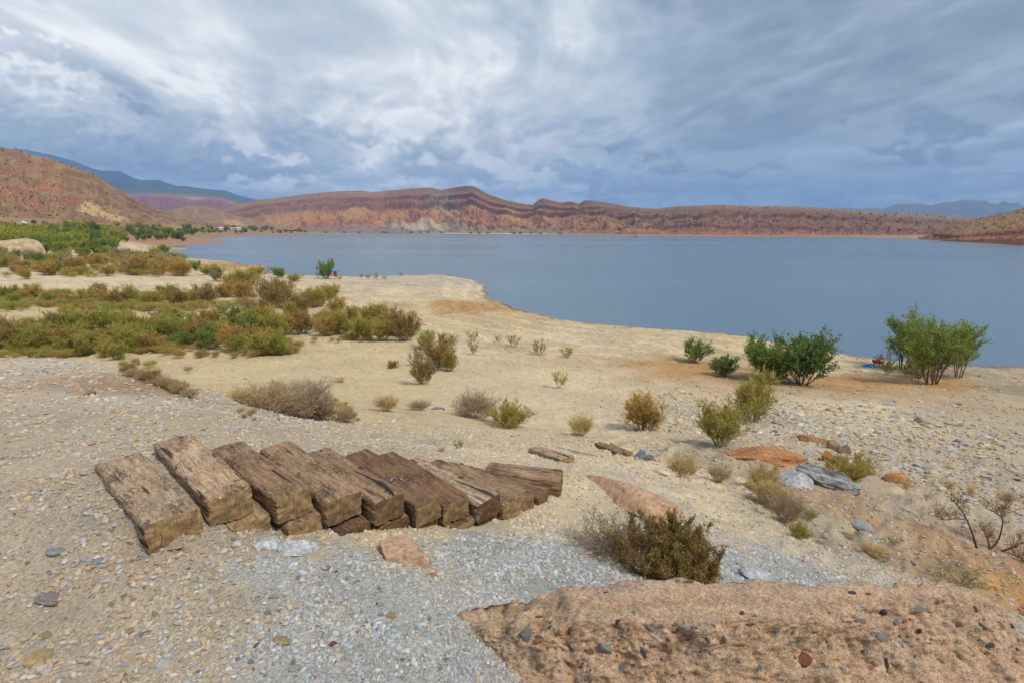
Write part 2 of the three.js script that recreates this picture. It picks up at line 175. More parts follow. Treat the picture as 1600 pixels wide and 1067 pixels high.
{
  // rings about the viewpoint, closer together near it, so that the pieces of land keep a useful size at any distance
  const az = []; for (let a = -180; a < -62; a += 4) az.push(a); for (let i = 0; i <= 560; i++) az.push(-62 + 124 * i / 560); for (let a = 66; a <= 180; a += 4) az.push(Math.min(a, 180)); if (az[az.length - 1] < 180) az.push(180);
  const rr = [0.15, 0.5]; const RN = 560; for (let i = 0; i <= RN; i++) rr.push(0.8 * Math.pow(7000 / 0.8, i / RN));
  const pos = [], col = [], uv = [], idx = [], n = az.length;
  for (const r of rr) for (const a of az) {
    const t = a * Math.PI / 180, x = Math.sin(t) * r, z = -Math.cos(t) * r; pos.push(x, ground(x, z), z); uv.push((x * .83 - z * .56) / 2.3 + 0.1 * n2(x * 0.2, z * 0.2), (x * .56 + z * .83) / 2.3 + 0.1 * n2(x * 0.2 + 40, z * 0.2));
    const rill = r > 3 && r < 40 && x > 0 ? 0.3 * smooth(3.5, 6, r) * (1 - smooth(16, 34, r)) * smooth(.6, 3, x) * fbm((x + z) * 1.6 + 3, (x - z) * 0.25, 4) : 0, c = soil(x, z), y0 = pos[pos.length - 2], wash = r > 30 && r < 320 && y0 > 0 && y0 < 2.6 ? smooth(30, 45, r) * (1 - smooth(1.5, 2.6, y0)) * (0.13 * Math.sin(y0 * 26 + 2.2 + 1.5 * n2(x * .05, z * .05)) + 0.1 * n2(y0 * 14, x * 0.01)) : 0, wet = r > 25 && r < 400 ? 0.5 * (1 - smooth(0.04, 0.2 + 0.05 * n2(x * .3, z * .3), y0)) : 0, k = (1 - wet) + wash + rill + 0.16 * fbm(x * 1.3, z * 1.3, 4) + 0.2 * fbm(x * 0.11, z * 0.11 + 50, 4) + 0.12 * fbm(x * 5, z * 5, 2); col.push(c[0] * k * 1.22, c[1] * k * 1.2, c[2] * k * 1.16);
  }
  for (let j = 0; j + 1 < rr.length; j++) for (let i = 0; i + 1 < n; i++) { const a = j * n + i; idx.push(a, a + 1, a + n, a + 1, a + n + 1, a + n); }
  const g = new THREE.BufferGeometry(); g.setAttribute('position', new THREE.Float32BufferAttribute(pos, 3)); g.setAttribute('color', new THREE.Float32BufferAttribute(col, 3)); g.setAttribute('uv', new THREE.Float32BufferAttribute(uv, 2)); g.setIndex(idx); g.computeVertexNormals();
  const L1 = lattice(5, 16), L2 = lattice(6, 64), L3 = lattice(7, 256), L4 = lattice(8, 512), L5 = lattice(9, 256);
  const hgt = (u, v) => 0.1 * L2(u * 64, v * 64) + 0.4 * L3(u * 256, v * 256) + 0.5 * L4(u * 512, v * 512);
  const map = texture(1024, 1024, (u, v) => { const g = 0.87 + 0.36 * (0.4 * L3(u * 256, v * 256) + 0.6 * L4(u * 512, v * 512) - 0.5); const t = L5(u * 256, v * 256), k = L3(u * 256 + 77, v * 256) > 0.76 ? (t > .5 ? 0.1 : -0.16) : 0; const w = t - 0.5; return [g + k + 0.06 * w, g + k, g + k - 0.06 * w]; });
  const bump = grayTex(1024, 1024, (u, v) => hgt(u, v));
  const m = std([1, 1, 1], 0.97, { vertexColors: true, map, bumpMap: bump, bumpScale: 0.005 });
  structure('ground', g, m);
}
// the lake
{
  const g = new THREE.PlaneGeometry(5200, 3600, 1, 1); g.rotateX(-Math.PI / 2); g.translate(900, 0, -1790);
  const uv = g.attributes.uv; for (let i = 0; i < uv.count; i++) uv.setXY(i, uv.getX(i) * 2, uv.getY(i) * 7);
  const A = lattice(31, 8), B = lattice(32, 16);
  const rough = texture(512, 512, (u, v) => { const q = A(u * 8, v * 8) * .7 + .3 * B(u * 16, v * 16); const g = 0.62 + 0.38 * smooth(.3, .7, q); return [g, g, g]; }, false);
  const water = new THREE.MeshPhysicalMaterial({ roughness: 0.32, roughnessMap: rough, ior: 1.33 }); water.color.setRGB(0.10, 0.158, 0.212);
  structure('lake', g, water);
}

// ---------------------------------------------------------------- hills and mountains
const dim = (c, k) => [c[0] * k, c[1] * k, c[2] * k];
function hill({ name, x0, x1, cols, rows, crest, baseD, basePy, crestD, profile, color, gully = 0, freq = 1, jag = 0, back = 0.35, seed = 0, mat, gy = 0.9, foot, tone: shade = 1 }) {
  const pos = [], col = [], idx = [], R = rows + 6; const list = Array.isArray(baseD) ? baseD : [[0, baseD]], listC = Array.isArray(crestD) ? crestD : [[0, crestD]];
  for (let i = 0; i <= cols; i++) {
    const px = mix(x0, x1, i / cols), cp = lerpList(crest, px) , dB = lerpList(list, px), dC = lerpList(listC, px);
    const B = atDepth(px, Array.isArray(basePy) ? lerpList(basePy, px) : basePy, dB), C = atDepth(px, cp, dC);
    if (foot !== undefined) B.y = foot;
    const len = Math.hypot(C.x - B.x, C.z - B.z);
    for (let j = 0; j <= R; j++) {
      const t = j / rows, tt = Math.min(t, 1); let X = mix(B.x, C.x, t), Z = mix(B.z, C.z, t), e = profile(tt, px);
      const hgt = C.y - B.y; let Y = B.y + hgt * e;
      const q = px * freq, gl = gully * hgt * Math.sin(Math.PI * Math.min(1, tt * 1.02)) * (ridged(q * 0.03 + seed, tt * gy, 4) - 0.62);
      Y += gl; Y += hgt * jag * fbm(q * 0.16 + seed * 3, tt * 9, 4) * (0.25 + 0.75 * Math.sin(Math.PI * tt)) ;
      if (t > 1) Y = C.y - (t - 1) * len * back * 3 + hgt * jag * 0.25 * fbm(q * 0.16 + seed * 3, tt * 9, 4);
      pos.push(X, Y, Z); const c = dim(color(px, clamp(e + 0.02 * fbm(px * 0.03, tt * 3)), tt, X, Z, gl / hgt, cp), shade); col.push(c[0], c[1], c[2]);
    }
  }
  for (let i = 0; i < cols; i++) for (let j = 0; j < R; j++) { const a = i * (R + 1) + j, b = a + R + 1; idx.push(a, b, a + 1, b, b + 1, a + 1); }
  const g = new THREE.BufferGeometry(); g.setAttribute('position', new THREE.Float32BufferAttribute(pos, 3)); g.setAttribute('color', new THREE.Float32BufferAttribute(col, 3)); g.setIndex(idx); g.computeVertexNormals();
  return structure(name, g, mat || std([1, 1, 1], 1, { vertexColors: true }));
}
const speck = (px, v, amp, f = 1) => 1 + amp * (0.6 * n2(px * 0.45 * f, v * 110 * f) + 0.5 * n2(px * 1.1 * f, v * 230 * f));
// blob of another rock colour on a hillside: centre and half sizes in photo pixels turned into hillside coordinates
const blob = (px, e, cx, ce, rx, re) => { const d = Math.hypot((px - cx) / rx, (e - ce) / re) + 0.35 * fbm(px * 0.06, e * 9, 4); return 1 - smooth(0.65, 1.05, d); };

let stonyHill, redRidge;
// red ridge across the lake
{
  const crest = [[300, 336], [330, 332], [365, 322], [400, 313], [440, 308.5], [480, 303], [530, 299], [565, 298], [580, 300.5], [640, 295], [672, 293], [690, 297], [705, 293.5], [725, 290.5], [737, 290.3], [745, 293], [762, 303], [790, 313], [820, 319], [833, 320], [841, 313], [848, 310], [866, 314.5], [879, 317], [886, 315], [896, 315.5], [905, 318.5], [912, 314], [924, 313], [945, 316], [990, 324], [1010, 325.5], [1032, 326], [1060, 322.5], [1100, 321.5], [1130, 320.3], [1170, 322], [1235, 323], [1280, 325], [1330, 328.5], [1400, 334], [1470, 338], [1510, 342], [1600, 349]];
  const baseD = [[300, 1500], [475, 1760], [600, 1860], [700, 1750], [800, 1560], [900, 1330], [1000, 1150], [1100, 1050], [1300, 960], [1440, 930], [1600, 950]];
  const ledge = (t, a, w, h) => h * smooth(a, a + w, t);
  const profile = (t0, px) => {
    const t = clamp(t0 + 0.03 * fbm(px * 0.018, 2, 4) * Math.sin(Math.PI * t0));
    const L = smooth(880, 1020, px), low = 0.55 * Math.pow(t, 1.15) ;
    const a = low * (1 - 0.0) + ledge(t, 0.30, 0.05, 0.07) + ledge(t, 0.5, 0.08, 0.06) + ledge(t, 0.74, 0.03, 0.13) + ledge(t, 0.86, 0.02, 0.09) + ledge(t, 0.93, 0.07, 0.10);
    const b = 0.5 * t + ledge(t, 0.08, 0.04, 0.05) + ledge(t, 0.34, 0.02, 0.1) + ledge(t, 0.52, 0.02, 0.08) + ledge(t, 0.68, 0.025, 0.14) + ledge(t, 0.88, 0.1, 0.13);
    return mix(a, b, L);
  };
  const BADL = [.36, .15, .075], ORANGE = [.50, .275, .095], REDR = [.33, .10, .055], TALUS = [.235, .12, .095], CLIFF = [.16, .065, .05], CAP = [.30, .19, .115], WHITE = [.52, .43, .30], GREYR = [.24, .18, .145];
  redRidge = hill({ name: 'red_ridge', x0: 292, x1: 1640, cols: 1400, rows: 120, crest, baseD, basePy: [[300, 361.2], [600, 361.5], [900, 362.5], [1440, 365]], crestD: baseD.map(([p, d]) => [p, d + lerpList([[300, 420], [700, 420], [800, 330], [1000, 260], [1400, 210]], p)]), profile, gully: 0.3, freq: 0.5, jag: 0.014, seed: 4, gy: 1.1, foot: -3, tone: .78,
    color: (px, e, t, X, Z, gl, cp) => {
      t = clamp(t + 0.03 * fbm(px * 0.018, 2, 4) * Math.sin(Math.PI * t));
      const s = e + 0.035 * fbm(px * 0.012, 3) + 0.015 * n2(px * 0.1, 8), right = smooth(850, 1010, px); let c;
      // left half
      let l = mix3(GREYR, BADL, smooth(0.08, 0.2, s)); l = mix3(l, REDR, 0.6 * smooth(0.3, 0.7, Math.sin(s * 46 + 2 * n2(px * 0.01, 1))) * smooth(.1, .2, s)); l = mix3(l, TALUS, smooth(0.46, 0.56, s));
      l = mix3(l, REDR, 0.35 * smooth(.6, .8, px / 760) * smooth(.5, .62, s));
      for (const [cx, ce, rx, re, k] of [[470, .38, 60, .16, .8], [555, .42, 42, .15, .95], [615, .40, 25, .15, .9], [660, .47, 16, .1, 1], [690, .42, 20, .12, 1], [735, .5, 28, .09, .7], [590, .2, 9, .06, 1], [795, .55, 26, .22, .8], [840, .45, 40, .2, .55], [425, .25, 22, .1, .7]]) l = mix3(l, ORANGE, k * 0.7 * blob(px, e, cx, ce, rx, re));
      l = mix3(l, WHITE, 0.85 * blob(px, e, 660, .17, 62, .1)); l = mix3(l, GREYR, 0.8 * blob(px, e, 690, .72, 30, .3)); l = mix3(l, WHITE, 0.4 * smooth(.75, .95, Math.sin(s * 60)) * smooth(640, 700, px) * (1 - smooth(.45, .6, s)));
      // right half
      let r = mix3([.38, .15, .08], [.22, .085, .055], smooth(.06, .16, s)); r = mix3(r, [.235, .12, .085], smooth(.3, .42, s)); r = mix3(r, [.2, .095, .07], smooth(.6, .7, s)); r = mix3(r, [.235, .14, .085], smooth(.8, .9, s));
      for (const [cx, ce, rx, re, k] of [[900, .3, 60, .14, .8], [985, .25, 45, .16, .9], [1030, .18, 20, .1, .8], [940, .42, 40, .1, .5]]) r = mix3(r, [.43, .235, .095], k * 0.8 * blob(px, e, cx, ce, rx, re));
      c = mix3(l, r, right);
      // dark rock of the bare ledges
      const led = Math.max(smooth(.74, .745, t) * (1 - smooth(.775, .785, t)), 0.9 * smooth(.855, .86, t) * (1 - smooth(.885, .89, t))), ledR = Math.max(smooth(.335, .34, t) * (1 - smooth(.365, .375, t)), smooth(.515, .52, t) * (1 - smooth(.545, .555, t)), smooth(.675, .68, t) * (1 - smooth(.71, .72, t)));
      c = mix3(c, CLIFF, mix(.5, .36, right) * mix(led, ledR, right) * smooth(-.35, .1, n2(px * 0.02, 5 + t * 3))); c = mix3(c, CAP, 0.7 * smooth(.9, .96, t));
      const bed = n2(s * 34 + 5, px * 0.0035) * .6 + n2(s * 85, px * 0.006 + 9) * .5; c = mix3(c, bed > 0 ? [.52, .36, .22] : [.19, .07, .05], clamp(Math.abs(bed) - .12, 0, .5) * (.6 - .25 * right));
      const k = speck(px, t, mix(0.13, 0.2, right)); return [c[0] * k, c[1] * k, c[2] * k];
    } });
}
// brown stony hill on the left
{
  const crest = [[-620, 120], [-260, 172], [-120, 200], [-40, 222], [0, 231], [25, 234], [50, 243], [80, 248], [105, 258], [130, 267], [150, 272], [160, 283], [185, 297], [210, 312], [235, 325], [262, 333], [300, 342], [330, 348], [360, 352], [390, 355]];
  const baseD = [[-260, 420], [0, 470], [100, 560], [200, 720], [300, 1000], [390, 1350]];
  stonyHill = hill({ name: 'stony_hill', x0: -620, x1: 392, cols: 960, rows: 110, crest, baseD, basePy: [[-260, 352], [0, 353], [100, 354], [200, 355], [300, 357.5], [390, 359.5]], crestD: baseD.map(([p, d]) => [p, d + lerpList([[-260, 420], [0, 350], [200, 240], [300, 200], [390, 160]], p)]),
    profile: (t) => 0.72 * Math.pow(t, 1.1) + 0.08 * smooth(.78, .84, t) + 0.1 * smooth(.9, .94, t) + 0.1 * smooth(.2, .9, t), gully: 0.14, freq: 0.45, jag: 0.012, seed: 9, gy: 2.2, foot: 5, tone: .86,
    color: (px, e, t) => {
      let c = mix3([.23, .125, .062], [.31, .19, .095], smooth(-.3, .4, fbm(px * 0.025, e * 5, 4)));
      c = mix3(c, [.40, .17, .075], smooth(.0, .14, .12 - e) );
      for (const [cx, ce, rx, re, col, k] of [[148, .33, 36, .1, [.55, .37, .16], 1], [170, .28, 30, .08, [.55, .37, .16], .8], [105, .43, 16, .08, [.33, .10, .05], .9], [70, .56, 34, .06, [.40, .15, .07], .7], [20, .42, 35, .12, [.37, .15, .07], .6], [40, .3, 30, .06, [.38, .15, .07], .6], [0, .68, 22, .05, [.3, .09, .05], .6], [275, .3, 20, .1, [.45, .28, .12], .6]]) c = mix3(c, col, k * blob(px, e, cx, ce, rx, re));
      c = mix3(c, [.22, .11, .07], 0.5 * smooth(.8, .82, t) * (1 - smooth(.85, .88, t)));
      const k = speck(px, t, 0.3, 1.2); return [c[0] * k, c[1] * k, c[2] * k];
    } });
}
// low headland on the right
const headland = hill({ name: 'red_headland', x0: 1436, x1: 2300, cols: 640, rows: 60, crest: [[1436, 373.5], [1450, 368], [1470, 360], [1490, 352], [1510, 346], [1540, 339], [1570, 333], [1600, 327], [1700, 312], [1900, 300]], baseD: [[1436, 640], [1500, 500], [1600, 385], [1900, 330]], basePy: [[1436, 374.3], [1500, 379], [1600, 384.8], [1900, 398]], crestD: [[1436, 655], [1500, 620], [1600, 560], [1900, 560]],
  profile: (t) => 0.62 * t + 0.16 * smooth(.03, .06, t) + 0.08 * smooth(.2, .24, t) + 0.14 * smooth(.3, 1, t), gully: 0.07, freq: 1.0, jag: 0.015, seed: 2, gy: 3, foot: -2, tone: .85,
  color: (px, e, t) => { let c = mix3([.40, .15, .075], [.25, .075, .04], smooth(.10, .16, t)); c = mix3(c, [.33, .13, .06], smooth(.2, .25, t) * .6); c = mix3(c, [.31, .165, .07], smooth(.26, .36, t + .05 * fbm(px * .03, 4))); c = mix3(c, [.23, .09, .05], .6 * smooth(.75, .95, t)); c = mix3(c, [.2, .14, .05], .3 * smooth(.0, .4, fbm(px * .08, t * 6, 3)) * smooth(.3, .4, t)); const k = speck(px, t, 0.35, 1.2); return [c[0] * k, c[1] * k, c[2] * k]; } });
// low hills at the foot of the ridge, left
hill({ name: 'foothill', x0: 235, x1: 470, cols: 240, rows: 36, crest: [[235, 345], [250, 333], [270, 326.5], [300, 321.5], [318, 322], [335, 327], [360, 335], [400, 345], [470, 357]], baseD: [[235, 1250], [470, 1650]], basePy: 359.5, crestD: [[235, 1500], [470, 1800]], profile: (t) => .85 * t + .15 * smooth(.8, .9, t), gully: .12, freq: 1.4, jag: .04, seed: 13,
  color: (px, e, t) => { let c = mix3([.21, .125, .08], [.25, .15, .085], smooth(-.3, .3, fbm(px * .05, t * 3))); c = mix3(c, [.42, .25, .11], .7 * blob(px, e, 365, .4, 20, .3)); const k = speck(px, t, .3); return [c[0] * k, c[1] * k, c[2] * k]; } });
// far mountains
const plain = (a, b) => (px, e, t) => { const c = mix3(a, b, smooth(-.3, .4, fbm(px * .02, e * 4, 3))), k = speck(px, t, .12, .5); return [c[0] * k, c[1] * k, c[2] * k]; };
hill({ name: 'purple_cliffs', x0: 150, x1: 440, cols: 260, rows: 40, crest: [[150, 312], [200, 306], [225, 304], [260, 305], [285, 308], [300, 312], [312, 312], [325, 309], [345, 311], [365, 318], [400, 330], [440, 345]], baseD: 3200, basePy: 350, crestD: 3700, profile: (t) => .5 * t + .25 * smooth(.5, .56, t) + .25 * smooth(.85, .93, t), gully: .2, freq: 2.2, jag: .04, seed: 21, color: (px, e, t) => mix3(mix3([.19, .085, .09], [.23, .10, .10], smooth(-.3, .3, fbm(px * .05, t * 4))), [.28, .13, .12], smooth(.86, .95, t)) });
hill({ name: 'banded_mesa', x0: 120, x1: 420, cols: 220, rows: 36, crest: [[120, 300], [180, 294], [240, 294], [300, 296.5], [345, 302], [370, 312], [420, 330]], baseD: 5000, basePy: 345, crestD: 5600, profile: (t) => .5 * t + .3 * smooth(.72, .8, t) + .2 * smooth(.9, .97, t), gully: .15, freq: 2, jag: .03, seed: 23, color: (px, e, t) => mix3(mix3([.12, .1, .08], [.34, .24, .2], smooth(.7, .76, t)), [.10, .11, .08], smooth(.88, .95, t)) });
hill({ name: 'blue_mountain', x0: 20, x1: 480, cols: 320, rows: 44, crest: [[20, 231], [60, 238], [90, 245], [115, 252], [145, 264], [160, 267], [180, 267], [188, 268], [205, 277], [220, 282], [232, 281], [248, 281.5], [262, 287], [275, 291], [285, 291], [310, 295], [330, 300], [360, 306], [385, 312], [420, 325], [480, 345]], baseD: 6800, basePy: 345, crestD: 8400, profile: (t) => .8 * Math.pow(t, 1.1) + .2 * smooth(.4, .8, t), gully: .14, freq: 2, jag: .02, seed: 25, color: plain([.03, .045, .06], [.05, .065, .075]) });
hill({ name: 'blue_mountain', x0: 255, x1: 520, cols: 200, rows: 30, crest: [[255, 290], [275, 291.5], [290, 291], [310, 294], [340, 297], [352, 298], [370, 305], [400, 312], [450, 325], [520, 345]], baseD: 8400, basePy: 345, crestD: 9200, profile: (t) => t, gully: .12, freq: 2, jag: .02, seed: 26, color: plain([.05, .065, .08], [.07, .085, .09]) });
hill({ name: 'blue_mesa', x0: 1240, x1: 1760, cols: 360, rows: 40, crest: [[1240, 333], [1300, 327], [1320, 325], [1345, 326.5], [1370, 325], [1380, 327], [1395, 320.5], [1410, 319], [1430, 318.3], [1447, 319.5], [1456, 321.5], [1472, 316.5], [1490, 316], [1500, 313.5], [1515, 312.5], [1530, 314], [1538, 313.5], [1550, 318.5], [1560, 318.5], [1569, 314.5], [1580, 318], [1592, 317.5], [1600, 322], [1640, 318], [1760, 326]], baseD: 8000, basePy: 352, crestD: 9000, profile: (t) => .45 * t + .35 * smooth(.6, .75, t) + .2 * smooth(.85, .97, t), gully: .2, freq: 2.6, jag: .02, seed: 31, color: plain([.13, .11, .11], [.17, .14, .13]) });
hill({ name: 'low_purple_hill', x0: 1370, x1: 1620, cols: 120, rows: 20, crest: [[1370, 338], [1400, 334.5], [1440, 333.5], [1462, 332.5], [1480, 334.5], [1500, 339], [1540, 338], [1620, 340]], baseD: 5200, basePy: 350, crestD: 5800, profile: (t) => t, gully: .1, freq: 2, jag: .03, seed: 33, color: plain([.16, .09, .09], [.2, .12, .1]) });

// ---------------------------------------------------------------- old railway sleepers laid as steps
const woodSide = (() => {
  const A = lattice(41, 64), B = lattice(42, 256), C = lattice(43, 16), D = lattice(44, 128), E2 = lattice(45, 32);
  const grain = (u, v) => { const w = v + 0.012 * (C(u * 4, v * 4) - .5); return 0.4 * A(u * 8, w * 64) + 0.35 * B(u * 12, w * 200 % 256) + 0.25 * D(u * 30, w * 128); };
  const crack = (u, v) => { const w = v + 0.02 * (C(u * 5, v * 16) - .5); const s = A(u * 3 + 9, w * 46), f = smooth(0.76, 0.9, s) * smooth(.3, .55, E2(u * 6, v * 12)); return f; };
  const map = texture(1024, 1024, (u, v) => {
    const g = grain(u, v), k = crack(u, v), blotch = E2(u * 7, v * 14) * .5 + D(u * 40, v * 60) * .5, fine = B(u * 60, v * 256); let t = 0.54 + 0.3 * (g - .5) + 0.2 * (blotch - .5) + 0.16 * (fine - .5);
    t = mix(t, 0.13, k * .85); t -= 0.16 * smooth(.62, .8, C(u * 9 + 2, v * 15) * .6 + D(u * 60, v * 128) * .4); const w = C(u * 6 + 3, v * 9); return [t * 1.08, t * mix(.99, .95, w), t * mix(.9, .82, w)].map((q) => q * 1.5);
  });
  const bump = grayTex(1024, 1024, (u, v) => 0.75 * grain(u, v) + 0.25 * B(u * 256, v * 256) - 0.6 * crack(u, v));
  return { map, bump };
})();
const woodEnd = (() => {
  const A = lattice(51, 16), B = lattice(52, 128), C = lattice(53, 48);
  const rings = (u, v) => { const x = u - .42, y = v - .2 + .03 * (A(u * 8, v * 8) - .5), r = Math.hypot(x, y * 1.1) + .02 * (A(u * 6 + 4, v * 6) - .5); return Math.sin(r * 150) * .5 + .5; };
  const crack = (u, v) => { const x = u - .45, y = v - .42, a = Math.atan2(y, x), r = Math.hypot(x, y); let k = 0; for (const [c, l, w] of [[1.5, .5, .008], [-1.3, .35, .006], [2.9, .3, .004], [.3, .25, .003]]) { const d = Math.abs(Math.atan2(Math.sin(a - c - .25 * (A(r * 14, c * 3 + 5) - .5)), Math.cos(a - c - .25 * (A(r * 14, c * 3 + 5) - .5)))) * r; k = Math.max(k, (1 - smooth(w * .4, w, d)) * (1 - smooth(l * .7, l, r))); } return k; };
  const map = texture(512, 512, (u, v) => { const st = C(u * 48, v * 6) , t0 = .52 + .09 * (rings(u, v) - .5) + .22 * (A(u * 7, v * 7) - .5) + .16 * (B(u * 128, v * 128) - .5) - .1 * smooth(.7, .85, st) , t = mix(t0, .25, .8 * crack(u, v)); return [t * 1.32, t * 1.22, t * 1.03]; });
  const bump = grayTex(512, 512, (u, v) => .4 * rings(u, v) + .5 * B(u * 128, v * 128) - 1.2 * crack(u, v) + .5);
  return { map, bump };
})();
const chip = (seed) => { const g = new THREE.IcosahedronGeometry(1, 1), p = g.attributes.position; for (let i = 0; i < p.count; i++) { const k = 1 + .25 * n3(p.getX(i) * 1.3 + seed, p.getY(i) * 1.3, p.getZ(i) * 1.3); p.setXYZ(i, p.getX(i) * k, p.getY(i) * k, p.getZ(i) * k); } g.computeVertexNormals(); return g; };
const tones = { grey: [.40, .355, .305], tan: [.46, .39, .315], brown: [.29, .225, .17], dark: [.205, .14, .10], ochre: [.335, .265, .2] };
const sideMat = {}, endMat = {};
for (const k in tones) {
  sideMat[k] = std(tones[k], 0.95, { map: woodSide.map, bumpMap: woodSide.bump, bumpScale: 0.008 });
  const e = k === 'dark' ? [.34, .245, .16] : k === 'brown' ? [.46, .345, .23] : [.60, .465, .315];
  endMat[k] = std(e, 1, { map: woodEnd.map, bumpMap: woodEnd.bump, bumpScale: 0.0025 });
}
endMat.black = std([.26, .165, .10], 1, { map: woodEnd.map, bumpMap: woodEnd.bump, bumpScale: 0.0025 });
function sleeper(corner, az, L, w, h, tone, seed, label, { endTone = tone, pitch = 0, roll = 0, group } = {}) {
  const r = rng(seed * 7 + 3), a = az * Math.PI / 180, g = new THREE.Group(); top(g, 'railway_sleeper'); tag(g, label, 'sleeper', group);
  const ax = V(Math.sin(a), 0, -Math.cos(a)), right = V(Math.cos(a), 0, Math.sin(a)).negate();
  const c = corner.clone().addScaledVector(ax, -L / 2).addScaledVector(right, -w / 2); c.y -= h; g.position.copy(c); g.rotation.order = 'YXZ'; g.rotation.y = Math.atan2(Math.cos(a), Math.sin(a)); g.rotation.z = pitch; g.rotation.x = roll;
  const ring = [], rc = 0.018 + 0.012 * r(), hw = w / 2, hh = h / 2, ns = 13;
  const corners = [[hw - rc, hh - rc, 0], [-(hw - rc), hh - rc, Math.PI / 2], [-(hw - rc), -(hh - rc), Math.PI], [hw - rc, -(hh - rc), Math.PI * 1.5]];
  corners.forEach(([cz, cy, t0], k) => { for (let i = 0; i <= 4; i++) { const t = t0 + i / 4 * Math.PI / 2; ring.push([cz + Math.cos(t) * rc, cy + Math.sin(t) * rc, Math.cos(t), Math.sin(t)]); } const [nz, ny] = corners[(k + 1) % 4], t1 = t0 + Math.PI / 2, ez = cz + Math.cos(t1) * rc, ey = cy + Math.sin(t1) * rc, fz = nz + Math.cos(t1) * rc, fy = ny + Math.sin(t1) * rc; for (let i = 1; i < ns; i++) ring.push([mix(ez, fz, i / ns), mix(ey, fy, i / ns), Math.cos(t1), Math.sin(t1)]); });
  ring.push(ring[0].slice()); const N = ring.length, nx = 56, pos = [], uv = [], idx = []; const per = [0]; for (let i = 1; i < N; i++) per.push(per[i - 1] + Math.hypot(ring[i][0] - ring[i - 1][0], ring[i][1] - ring[i - 1][1]));
  const ox = r() * 9, s0 = seed * 3.7;
  const at = (t, i) => {
    const x = (t - .5) * L, [z, y, nz, ny] = ring[i]; let d = 0.008 * fbm3(x * 2.2 + s0, y * 7, z * 7, 2) + 0.006 * fbm3(x * 7, y * 38 + s0, z * 38, 3);
    const edge = smooth(.82, 1, Math.max(Math.abs(z) / hw, 0) * Math.max(Math.abs(y) / hh, 0)); d -= 0.013 * edge * Math.max(0, fbm3(x * 6 + s0, y * 4, z * 4, 2) + .25);
    const e = Math.min(t, 1 - t) * L; d -= 0.006 * (1 - smooth(0, .02, e)) + 0.008 * (1 - smooth(0, .12, e)) * Math.max(0, n3(x * 20, z * 30 + s0, y * 30));
    const sag = 0.008 * Math.sin(t * 3 + s0);
    return [x + (t < .5 ? -1 : 1) * 0.006 * (1 - smooth(0, .05, e)) * n3(z * 30, y * 30, s0), y + hh + ny * d + sag, z + nz * d];
  };
  for (let j = 0; j <= nx; j++) for (let i = 0; i < N; i++) { let t = j / nx; t = t < .06 ? t * t / .06 : t > .94 ? 1 - (1 - t) ** 2 / .06 : t; pos.push(...at(t, i)); uv.push((t * L) + ox, per[i] + ox * 1.7); }
  for (let j = 0; j < nx; j++) for (let i = 0; i + 1 < N; i++) { const q = j * N + i; idx.push(q, q + N, q + 1, q + 1, q + N, q + N + 1); }
  const geo = new THREE.BufferGeometry(); geo.setAttribute('position', new THREE.Float32BufferAttribute(pos, 3)); geo.setAttribute('uv', new THREE.Float32BufferAttribute(uv, 2)); geo.setIndex(idx); geo.computeVertexNormals();
  part('timber', geo, sideMat[tone], g);
  for (const t of [0, 1]) {
    const P = [], U = [], I = [], nr = 7, flip = r() < .5 ? 1 : -1, du = (r() - .5) * .5, dv = (r() - .5) * .5;
    for (let k = 0; k <= nr; k++) for (let i = 0; i < N; i++) { const [x, y, z] = at(t, i), f = k / nr; const yy = mix(hh + .004, y, f), zz = z * f; P.push(mix((t - .5) * L, x, f ** 3) + (t ? 1 : -1) * (.004 * fbm3(zz * 16, yy * 16, s0, 3) * (1 - f * f) + .003 * (1 - f * f)), yy, zz); U.push(flip * zz / w * .8 + .5 + du, (yy / h) * .8 + .1 + dv); }
    for (let k = 0; k < nr; k++) for (let i = 0; i + 1 < N; i++) { const q = k * N + i; if (t) I.push(q, q + N, q + 1, q + 1, q + N, q + N + 1); else I.push(q, q + 1, q + N, q + 1, q + N + 1, q + N); }
    const e = new THREE.BufferGeometry(); e.setAttribute('position', new THREE.Float32BufferAttribute(P, 3)); e.setAttribute('uv', new THREE.Float32BufferAttribute(U, 2)); e.setIndex(I); e.computeVertexNormals(); part('end_grain', e, endMat[endTone], g);
  }
  return g;
}
